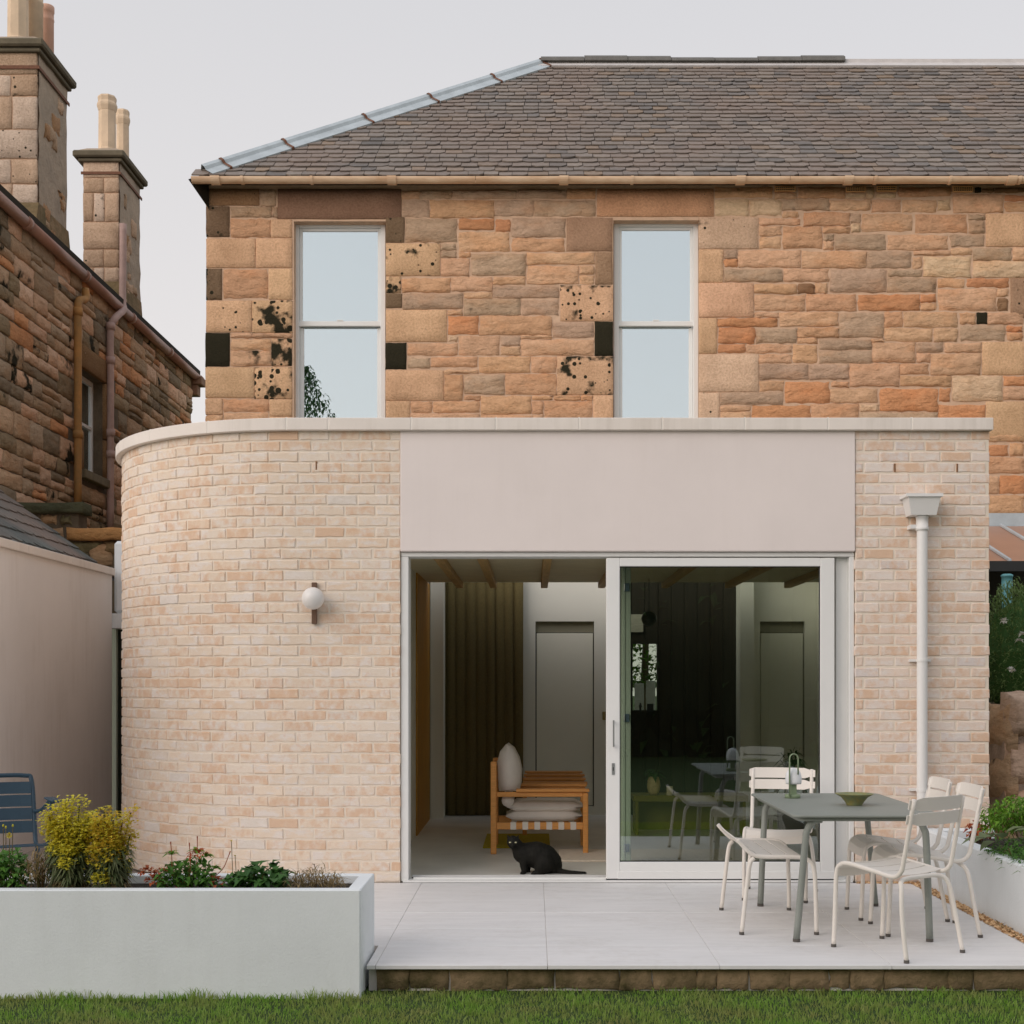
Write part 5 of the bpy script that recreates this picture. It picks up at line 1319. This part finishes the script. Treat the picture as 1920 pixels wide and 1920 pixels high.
cD = again(cA, 'pale metal chair nearest the brick pier, farther of the two facing left'); place(cD, 2.21, 8.35, (-1, .02))
cE = again(cA, 'pale metal chair nearer of the two facing left beside the raised bed'); place(cE, 2.235, 7.84, (-1, .0))

# low stool with one end turned up
st = empty('garden_bench', (1.395, 8.11 - D, 0), label='low pale slatted bench with a short upturned back along the left side of the table', cat='garden bench')
yh = .41
for s in (-1, 1):
    mm = MB(); mm.tube(curve([(-.235, s * yh, .54), (-.205, s * yh, .505), (-.15, s * yh, .455), (-.08, s * yh, .442), (.10, s * yh, .440), (.165, s * yh, .425), (.20, s * yh, .37), (.21, s * yh, .2), (.213, s * (yh + .004), .008)], 6), .0125, 10); mm.build('side_frame', M['chairw'], st, True)
    mm = MB(); mm.tube(curve([(-.14, s * yh, .435), (-.165, s * yh, .40), (-.185, s * yh, .25), (-.212, s * (yh + .004), .008)], 6), .0125, 10); mm.build('leg', M['chairw'], st, True)
    for xx in (.213, -.212):
        mm = MB(); mm.lathe([(.0145, 0), (.0145, .016)], (xx, s * (yh + .004), 0), 10); mm.build('foot_glide', M['glide'], st)
for pr in ([(-.238, .543), (-.22, .523), (-.195, .497)], [(-.190, .492), (-.155, .460), (-.115, .449)], [(-.108, .449), (-.03, .446)], [(-.022, .446), (.055, .446)], [(.063, .446), (.10, .444), (.145, .436)]):
    v = []
    for (x, z) in pr: v += [(x, -yh + .004, z), (x, yh - .004, z)]
    o = from_arrays('seat_slat', v, [(2 * i, 2 * i + 2, 2 * i + 3, 2 * i + 1) for i in range(len(pr) - 1)], M['chairw'], st, False); so = o.modifiers.new('plate', 'SOLIDIFY'); so.thickness = .004

# table
TX0, TX1, TD0, TD1, TZ = 1.41, 2.235, 7.35, 8.82, .712
tb = empty('garden_table', ((TX0 + TX1) / 2, (TD0 + TD1) / 2 - D, 0), label='oblong grey green metal table with splayed legs on the terrace', cat='table')
tw, td = TX1 - TX0, TD1 - TD0
out = rounded(tw, td, .05, 5); m_ = MB(); n = len(out)
m_.prism(out, 2, TZ - .013, TZ); o = m_.build('table_top', M['tablem'], tb); bv = o.modifiers.new('soft edge', 'BEVEL'); bv.width = .004; bv.segments = 2
out2 = rounded(tw - .07, td - .07, .05, 5); m_ = MB(); m_.prism(out2, 2, TZ - .036, TZ - .0135); m_.build('apron', M['tablem'], tb)
fx, fy = .368, .595
for sx_ in (-1, 1):
    for sy_ in (-1, 1):
        m_ = MB(); top = (sx_ * (tw / 2 - .17), sy_ * (td / 2 - .075), TZ - .030)
        m_.tube(curve([top, (sx_ * (tw / 2 - .125), sy_ * (td / 2 - .075), TZ - .040), (sx_ * (tw / 2 - .094), sy_ * (td / 2 - .076), TZ - .085), (sx_ * (tw / 2 - .080), sy_ * (td / 2 - .08), TZ - .17), (sx_ * fx, sy_ * fy, .015)], 6), .0195, 12); m_.build('leg', M['tablem'], tb, True)
        m_ = MB(); m_.lathe([(.0205, 0), (.0205, .017)], (sx_ * fx, sy_ * fy, 0), 12); m_.build('foot_glide', M['glide'], tb)

# lamp on the table
x, y, _ = at(1486, 1497, 8.45 - D)
tl = empty('table_lamp', (x, y, TZ), label='portable table lamp with white dome shade and tall green carrying loop', cat='table lamp')
m_ = MB(); m_.lathe([(.048, 0), (.048, .020), (.044, .024)], (0, 0, 0), 28); m_.build('base', M['lampgreen'], tl, True)
m_ = MB(); m_.box(-.012, .022, -.02, .02, .024, .095); m_.build('column', M['lampgreen'], tl)
m_ = MB(); m_.lathe([(.047, .088), (.050, .10), (.050, .13), (.044, .158), (.030, .178), (.012, .187), (.002, .189)], (.006, .0, 0), 28); m_.build('shade', mat('white lamp shade', (.78, .79, .80), .5), tl, True)
a = []
for k in range(17):
    w = math.pi * k / 16; a.append((-.006 - .030 * math.cos(w) + .004, -.052, .245 + .036 * math.sin(w)))
pts = [(-.032, -.052, .012)] + a + [(.028, -.052, .15)]
v = []
for (px_, py_, pz_) in pts: v += [(px_, py_ - .008, pz_), (px_, py_ + .008, pz_)]
o = from_arrays('carrying_loop', v, [(2 * i, 2 * i + 2, 2 * i + 3, 2 * i + 1) for i in range(len(pts) - 1)], M['lampgreen'], tl, True); so = o.modifiers.new('strap', 'SOLIDIFY'); so.thickness = .007
x, y, _ = at(1602, 1508, 7.95 - D)
bw = MB(); bw.lathe([(.045, 0), (.047, .006), (.056, .022), (.078, .048), (.110, .066), (.113, .069), (.108, .069), (.075, .052), (.05, .026), (.02, .012)], (0, 0, 0), 36)
o = bw.build('bowl', M['bowlm'], None, True); o.location = (x, y, TZ); tag(o, 'wide flared green glazed bowl standing on the metal table', 'bowl')

# blue armchair at left
M['blue'] = mat('storm blue powder coat', alb(38, 60, 74, .85), .5, .05, 4)
ac = empty('garden_armchair', (-3.29, 8.32 - D, 0), R(-150), label='blue slatted metal armchair partly cut off at the left edge by the planter', cat='armchair')
hw = .27
for s in (-1, 1):
    m_ = MB(); m_.tube(curve([(s * hw, .30, .01), (s * hw, .285, .22), (s * hw, .27, .40), (s * hw, .23, .445), (s * hw, .0, .415), (s * hw, -.2, .39), (s * hw, -.27, .42), (s * hw, -.30, .50), (s * (hw - .005), -.38, .79), (s * (hw - .05), -.395, .83), (0, -.40, .835)], 6), .0145, 10); m_.build('side_frame', M['blue'], ac, True)
    m_ = MB(); m_.tube(curve([(s * hw, -.20, .39), (s * (hw + .01), -.28, .25), (s * (hw + .03), -.40, .01)], 6), .0145, 10); m_.build('leg', M['blue'], ac, True)
    m_ = MB(); m_.tube(curve([(s * hw, -.33, .60), (s * (hw + .03), -.22, .62), (s * (hw + .04), .02, .70), (s * (hw + .03), .16, .70)], 5), .013, 10); m_.tube([(s * (hw + .03), .10, .70), (s * hw, .14, .43)], .011, 8); m_.build('armrest', M['blue'], ac, True)
    m_ = MB(); m_.bbox(s * (hw + .035) - .03, s * (hw + .035) + .03, -.02, .24, .702, .716, .005); m_.build('arm_pad', M['blue'], ac)
for k in range(5):
    y0 = .225 - k * .088; m_ = MB(); zt = .432 - k * .009 + .012; m_.bbox(-hw + .012, hw - .012, y0 - .080, y0, zt - .006, zt, .002); m_.build('seat_slat', M['blue'], ac)
for k in range(4):
    z0 = .47 + k * .082; v = []; n = 8
    for i in range(n + 1):
        x = -hw + .012 + (2 * hw - .024) * i / n
        for zz in (z0, z0 + .074): v.append((x, -.275 - (zz - .42) * .26 - .035 * (1 - (2 * i / n - 1) ** 2), zz))
    o = from_arrays('back_slat', v, [(2 * i, 2 * i + 2, 2 * i + 3, 2 * i + 1) for i in range(n)], M['blue'], ac, False); so = o.modifiers.new('plate', 'SOLIDIFY'); so.thickness = .005

# ================================================================ INDOORS
M['oak'] = mat('warm oak', alb(198, 138, 76, .6), .45, .2, 5, stretch=(2, 14, 14), b=.1)
M['linen'] = mat('pale grey linen', alb(206, 198, 190, .75), .95, .1, 5, b=.5, bscale=180, bd=.003)
AY0, AY1 = 1.52, 2.10; FL = .013
arm = empty('wooden_armchair', (px(1008, AY0), AY0, FL), label='oak armchair with pale linen cushions standing inside the open doorway', cat='armchair')
ax0 = arm.location.x
def au(u, Y=AY0): return px(u, Y) - ax0
def av(v, Y=AY0): return pz(v, Y) - FL
dp2 = AY1 - AY0
for yy in (0, dp2):
    m_ = MB(); m_.bbox(au(920), au(931), yy - .02, yy + .02, 0, av(1428), .006); m_.build('back_leg', M['oak'], arm)
    m_ = MB(); m_.bbox(au(1093), au(1103), yy - .02, yy + .02, 0, av(1486), .006); m_.build('front_leg', M['oak'], arm)
    m_ = MB(); m_.bbox(au(931) + .001, au(1093) - .001, yy - .016, yy + .016, av(1494), av(1485), .005); m_.build('arm_rail', M['oak'], arm)
    m_ = MB(); m_.bbox(au(968), au(1105), yy - .034, yy + .034, av(1484.7), av(1479), .004); m_.build('armrest', M['oak'], arm)
    m_ = MB(); m_.bbox(au(931) + .001, au(1093) - .001, yy - .012, yy + .012, av(1555), av(1542), .003); ra = m_.build('seat_rail', M['oak'], arm)
    for k in range(6):
        a = au(957 + k * 22.5); m_ = MB(); m_.bbox(a, a + .048, yy - .016, yy + .016, av(1555.5), av(1541.2), .002); m_.build('webbing_strap', M['linen'], ra)
for (v0, v1) in ((1442, 1434), (1470, 1464)):
    m_ = MB(); m_.bbox(au(921), au(929), .021, dp2 - .021, av(v0), av(v1), .004); m_.build('back_rail', M['oak'], arm)
m_ = MB(); m_.bbox(au(1094), au(1102), .021, dp2 - .021, av(1555), av(1543), .004); m_.build('front_rail', M['oak'], arm)
def cushion(name, x0, x1, y0, y1, z0, z1, r=.05, puff=.03):
    m_ = MB(); nx, ny = 8, 8; top, bot = [], []
    def shp(i, j):
        a, b_ = 2 * i / nx - 1, 2 * j / ny - 1; return (1 - abs(a) ** 6) * (1 - abs(b_) ** 6)
    V = []; zc = (z0 + z1) / 2; hh = (z1 - z0) / 2
    for s_ in (1, -1):
        for j in range(ny + 1):
            for i in range(nx + 1):
                e = shp(i, j); V.append((x0 + (x1 - x0) * i / nx, y0 + (y1 - y0) * j / ny, zc + s_ * (hh * .55 * (e > 0) + hh * .45 * e ** .5 + puff * e ** 2 * .3)))
    n1 = (nx + 1) * (ny + 1); Fc = []
    for j in range(ny):
        for i in range(nx):
            a = j * (nx + 1) + i; Fc.append((a, a + 1, a + nx + 2, a + nx + 1)); Fc.append((n1 + a, n1 + a + nx + 1, n1 + a + nx + 2, n1 + a + 1))
    lp_ = [(i, 0) for i in range(nx)] + [(nx, j) for j in range(ny)] + [(i, ny) for i in range(nx, 0, -1)] + [(0, j) for j in range(ny, 0, -1)]
    L_ = [j * (nx + 1) + i for i, j in lp_]
    for k in range(len(L_)): a, b_ = L_[k], L_[(k + 1) % len(L_)]; Fc.append((a, n1 + a, n1 + b_, b_))
    o = from_arrays(name, V, Fc, M['linen'], arm, True); return o
cushion('seat_cushion', au(948), au(1093), .03, dp2 - .03, av(1541), av(1523))
cushion('seat_cushion', au(950), au(1095), .03, dp2 - .03, av(1523), av(1506))
m_ = MB(); m_.tube([(au(952), .04, av(1502)), (au(952), dp2 - .04, av(1502))], .052, 14); m_.build('bolster', M['linen'], arm, True)
# back cushion: pointed at the top, leaning
m_ = MB(); pr = [(934, 1486), (932, 1460), (931, 1430), (936, 1412), (946, 1400), (952, 1396), (964, 1405), (974, 1424), (979, 1446), (978, 1470), (974, 1486)]
n = 7; V = []; Fc = []
cx_, cz_ = au(955), av(1448)
for j in range(n + 1):
    t = 2 * j / n - 1; s_ = (1 - abs(t) ** 4) ** .5 * .75 + .25
    for (u, v_) in pr: V.append((cx_ + (au(u) - cx_) * s_, .06 + (dp2 - .12) * j / n, cz_ + (av(v_) - cz_) * (.85 + .15 * s_)))
k_ = len(pr)
Fc = [(j * k_ + i, j * k_ + (i + 1) % k_, (j + 1) * k_ + (i + 1) % k_, (j + 1) * k_ + i) for j in range(n) for i in range(k_)] + [tuple(range(k_))[::-1], tuple(n * k_ + i for i in range(k_))]
from_arrays('back_cushion', V, Fc, M['linen'], arm, True)
# slatted bench behind it
sb = empty('slatted_bench', (px(1040, 3.3), 3.26, FL), label='long oak bench of parallel slats behind the armchair', cat='bench')
for (u0, u1, v0, v1, yy) in ((980, 1101, 1475, 1466, 2.82), (981, 1098, 1466, 1458.5, 3.26), (982, 1096, 1459, 1451.5, 3.7), (984, 1092, 1452, 1446, 4.14)):
    vm = v1 + (v0 - v1) * .5; a, c = px(u0, yy) - sb.location.x, px(u1, yy) - sb.location.x
    m_ = MB(); m_.bbox(a, c, yy - 3.26 - .07, yy - 3.26 + .07, pz(vm, yy) - FL, pz(v1, yy) - FL, .004); m_.build('slat', M['oak'], sb)
    m_ = MB(); m_.bbox(a + .02, c - .02, yy - 3.26 - .01, yy - 3.26 + .03, pz(v0, yy) - FL, pz(vm, yy) - FL - .001, .003); m_.build('rail', M['oak'], sb)
for u in (984, 1092):
    for yy in (2.84, 4.12):
        m_ = MB(); m_.bbox(px(u, yy) - sb.location.x - .02, px(u, yy) - sb.location.x + .02, yy - 3.28, yy - 3.24, 0, pz(1476, 2.82) - FL, .004); m_.build('leg', M['oak'], sb)
# rugs and door mat
m_ = MB(); m_.bbox(px(905, 1.9), px(1032, 1.9), 1.9, 2.95, FL, FL + .010, .004); tag(m_.build('rug', mat('olive yellow rug', alb(130, 118, 24, .5), .95, .2, 40, b=.5, bscale=200)), 'olive yellow rug on the floor under the armchair', 'rug')
m_ = MB(); m_.bbox(px(1050, 1.05), px(1420, 1.05), 1.02, 1.75, FL, FL + .012, .004); tag(m_.build('rug', mat('pale woven rug', alb(196, 184, 168, .62), .95, .12, 30, b=.5, bscale=200)), 'pale woven rug just inside the threshold to the right of the cat', 'rug')

# the cat
YC = .42
def cp(u, v, y=0): x, yy, z = at(u, v, YC + y); return Vector((x, yy, z))
cat = empty('cat', cp(1010, 1641), label='black cat sitting on the threshold with its tail out, looking at the camera', cat='cat')
co = cat.location
chains = [  # lists of (u, v, depth, radius in metres)
    [(966, 1581, -.055, .046), (972, 1590, -.03, .052), (980, 1600, -.015, .076), (992, 1602, 0, .092), (1006, 1603, 0, .103), (1020, 1609, 0, .106), (1030, 1617, 0, .095), (1035, 1623, 0, .078)],
    [(962, 1578.5, -.055, .047), (961, 1583, -.075, .034), (961, 1585.5, -.098, .019)],
    [(1036, 1629, 0, .045), (1052, 1635, -.04, .026), (1068, 1637, -.06, .021), (1084, 1638, -.065, .020), (1097, 1637.5, -.06, .014)],
    [(983, 1608, -.045, .046), (982, 1622, -.055, .031), (983, 1635, -.06, .020), (979, 1638, -.085, .017)],
    [(988, 1608, .04, .046), (989, 1622, .045, .030), (989, 1635, .04, .020), (985, 1638, .02, .017)],
    [(1022, 1618, -.06, .075), (1014, 1627, -.075, .050), (1016, 1635, -.08, .028), (1000, 1638, -.095, .018)],
    [(1024, 1620, .06, .070), (1012, 1632, .07, .035), (1003, 1637.5, .07, .019)]]
m_ = MB()
def ball(c, r, n=10): m_.lathe([(max(.0005, r * math.sin(math.pi * i / 8)), -r * math.cos(math.pi * i / 8)) for i in range(9)], tuple(c), n)
for ch in chains:
    for (q0, q1) in zip(ch, ch[1:]):
        a_, b_ = cp(q0[0], q0[1], q0[2]) - co, cp(q1[0], q1[1], q1[2]) - co; k_ = max(2, int((b_ - a_).length / (min(q0[3], q1[3]) * .35)))
        for i in range(k_ + 1): t = i / k_; ball(a_.lerp(b_, t), q0[3] + (q1[3] - q0[3]) * t)
for (u0, u1, ut, vt_, yy) in ((951, 959, 950.5, 1562.5, -.05), (965, 973, 973.5, 1562, -.05)):
    b0 = [cp(u0, 1575, yy - .02), cp(u1, 1573, yy - .02), cp((u0 + u1) / 2, 1574, yy + .035)]; tip = cp(ut, vt_, yy)
    m_.add([tuple(q - co) for q in b0 + [tip]], [(0, 1, 3), (1, 2, 3), (2, 0, 3), (0, 2, 1)])
me = bpy.data.meshes.new('body'); me.from_pydata(m_.v, [], m_.f); me.update()
bo = bpy.data.objects.new('body', me); COL.objects.link(bo); bo.parent = cat
rm = bo.modifiers.new('one skin', 'REMESH'); rm.mode = 'VOXEL'; rm.voxel_size = .006; rm.use_smooth_shade = True
sm_ = bo.modifiers.new('soften', 'SMOOTH'); sm_.factor = .5; sm_.iterations = 3
M['fur'] = mat('black fur', (.010, .009, .006), .75, .5, 60, b=.8, bscale=220, bd=.004, spec=.25, stretch=(1, 1, .35)); me.materials.append(M['fur'])
for u in (956.5, 967):
    m_ = MB(); c = cp(u, 1579.5, -.098) - co; m_.lathe([(.001, -.006), (.0075, -.003), (.0085, 0), (.0075, .003), (.001, .005)], tuple(c), 12)
    e_ = m_.build('eye', mat('pale cat eye', (.75, .72, .45), .15), cat, True)
    m_ = MB(); m_.box(c.x - .0012, c.x + .0012, c.y - .0095, c.y - .007, c.z - .003, c.z + .003); m_.build('pupil', M['seal'], e_)

# dim things behind the sliding glass
wi = empty('kitchen_window', ((wu0 + wu1) / 2, YBW, kz0), label='small upright window in the dark boards looking out on green leaves and white palings', cat='window')
ww, wh = (wu1 - wu0) / 2, kz1 - kz0
m_ = MB(); m_.box(-ww, -ww + .012, -.018, .06, 0, wh); m_.box(ww - .012, ww, -.018, .06, 0, wh); m_.box(-ww + .012, ww - .012, -.018, .06, wh - .012, wh); m_.box(-ww + .012, ww - .012, -.018, .06, 0, .02); m_.build('frame', M['darkwall'], wi)
m_ = MB(); m_.box(-ww + .012, ww - .012, .03, .034, .02, wh - .012); m_.build('pane', glass_mat('kitchen window glass', (.92, .95, .92), .03), wi)
m_ = MB(); m_.bbox(.02, .09, -.05, -.019, .0, .09, .004); m_.lathe([(.014, 0), (.010, .04), (.018, .06), (.006, .10)], (-.05, -.035, 0), 10); tag(m_.build('kettle', M['seal']), 'dark kettle and bottle outlined on the sill of the small window', 'kettle'); bpy.data.objects['kettle'].location = wi.location
pf = empty('paling_fence', (1.75, 10.5, 0), label='white paling fence glimpsed through the small window in the dark boards', cat='fence')
for k in range(9):
    m_ = MB(); m_.bbox(-.75 + k * .17, -.75 + k * .17 + .14, 0, .02, 0, 1.42 + .04 * (k % 3), .004); m_.build('paling', M['white_render'], pf)
gt2 = empty('street_tree', (1.75, 12.3, 0), label='leafy tree glimpsed through the small window above the white fence', cat='tree')
m_ = MB(); m_.tube([(0, 0, 0), (.05, 0, 1.2), (.1, 0, 3)], [.09, .07, .03], 8); m_.build('trunk', LM['stem'], gt2)
lv = Leaves()
for k in range(2600): d = rdir(-1, 1); lv.leaf((d.x * 1.3, d.y * .6, 2.15 + d.z * .8), rdir(-.6, .6), .12, .07, .3)
lv.build('crown', LM['bright'], gt2)
pi = empty('framed_picture', (px(1214, 4.81), 4.815, pz(1148, 4.81)), label='pale framed picture high on the dark boards behind a pendant globe', cat='picture')
a, c = px(1184, 2.7) - pi.location.x, px(1243, 2.7) - pi.location.x; z0, z1 = pz(1171, 2.7) - pi.location.z, pz(1128, 2.7) - pi.location.z
m_ = MB(); m_.bbox(a, c, 0, .016, z0, z1, .003); m_.build('frame', M['darkwall'], pi)
m_ = MB(); m_.box(a + .01, c - .01, -.004, -.001, z0 + .01, z1 - .01); m_.build('print', mat('grey line print', alb(170, 168, 150), .8, .3, 18, stretch=(1, 1, 9)), pi)
pe = empty('pendant_lamp', (px(1217, 3.3), 3.3, ZC), label='dark round pendant lamp hanging before the framed picture', cat='pendant lamp')
z = pz(1160, 3.3) - ZC; m_ = MB(); m_.tube([(0, 0, -.02), (0, 0, z)], .003, 6); m_.build('flex', M['seal'], pe)
m_ = MB(); r = .075; m_.lathe([(max(.004, r * math.sin(math.pi * i / 14)), -r * math.cos(math.pi * i / 14)) for i in range(15)], (0, 0, z), 24); m_.build('shade', mat('dark glass shade', (.02, .02, .015), .3), pe, True)
cb = empty('low_cabinet', (px(1245, 3.0), 3.05, FL), label='low olive cabinet behind the left part of the sliding glass', cat='cabinet')
M['olive'] = mat('olive lacquer', alb(104, 100, 36, .5), .5, .1, 5)
a, c = px(1186, 3.0) - cb.location.x, px(1400, 3.0) - cb.location.x
m_ = MB(); m_.bbox(a, c, -.15, .2, pz(1522, 1.6) - FL - .03, pz(1516, 1.6) - FL, .004); m_.build('top', M['olive'], cb)
m_ = MB(); m_.bbox(a + .02, a + .05, -.13, .18, 0, pz(1522, 1.6) - FL - .031, .003); m_.build('side_panel', M['olive'], cb)
m_ = MB(); m_.bbox(c - .05, c - .02, -.13, .18, 0, pz(1522, 1.6) - FL - .031, .003); m_.build('side_panel', M['olive'], cb)
m_ = MB(); m_.bbox(a + .051, c - .051, .14, .17, .02, pz(1522, 1.6) - FL - .035, .003); m_.build('back_panel', M['olive'], cb)
zt = pz(1516, 1.6)
va = empty('vase', (px(1226, 2.96), 2.98, zt), label='pale speckled vase with dark leaves on the low cabinet', cat='vase')
m_ = MB(); m_.lathe([(.035, 0), (.052, .03), (.062, .08), (.058, .13), (.045, .165), (.04, .17)], (0, 0, 0), 20); m_.build('vase_body', mat('speckled stoneware', alb(176, 160, 116, .5), .7, .3, 40), va, True)
lv = Leaves()
for k in range(26): lv.leaf((0, 0, .17), rdir(-.1, .8), rnd.uniform(.09, .16), .05, .4)
lv.build('leaves', LM['dark'], va)
m_ = MB(); m_.lathe([(.026, 0), (.03, .005), (.03, .082), (.026, .084)], (0, 0, 0), 18); o = m_.build('beaker', mat('cream beaker', alb(196, 186, 156, .6), .6)); o.location = (px(1256, 2.92), 2.93, zt); tag(o, 'small cream beaker beside the speckled vase on the low cabinet', 'beaker')
hp = empty('potted_houseplant', (px(1485, 2.8), 2.8, FL), label='dark spiky houseplant by the right end of the sliding glass', cat='houseplant')
m_ = MB(); m_.lathe([(.12, 0), (.15, .32), (.14, .32), (.13, .28)], (0, 0, 0), 20); m_.build('pot', mat('grey plant pot', (.2, .2, .19), .8), hp, True)
lv = Leaves(); zc = pz(1420, 2.8) - FL
for k in range(170): lv.leaf((rnd.uniform(-.04, .04), rnd.uniform(-.04, .04), rnd.uniform(.3, zc)), rdir(-.2, .95), rnd.uniform(.12, .26), .022, .45)
lv.build('leaves', LM['dark'], hp)
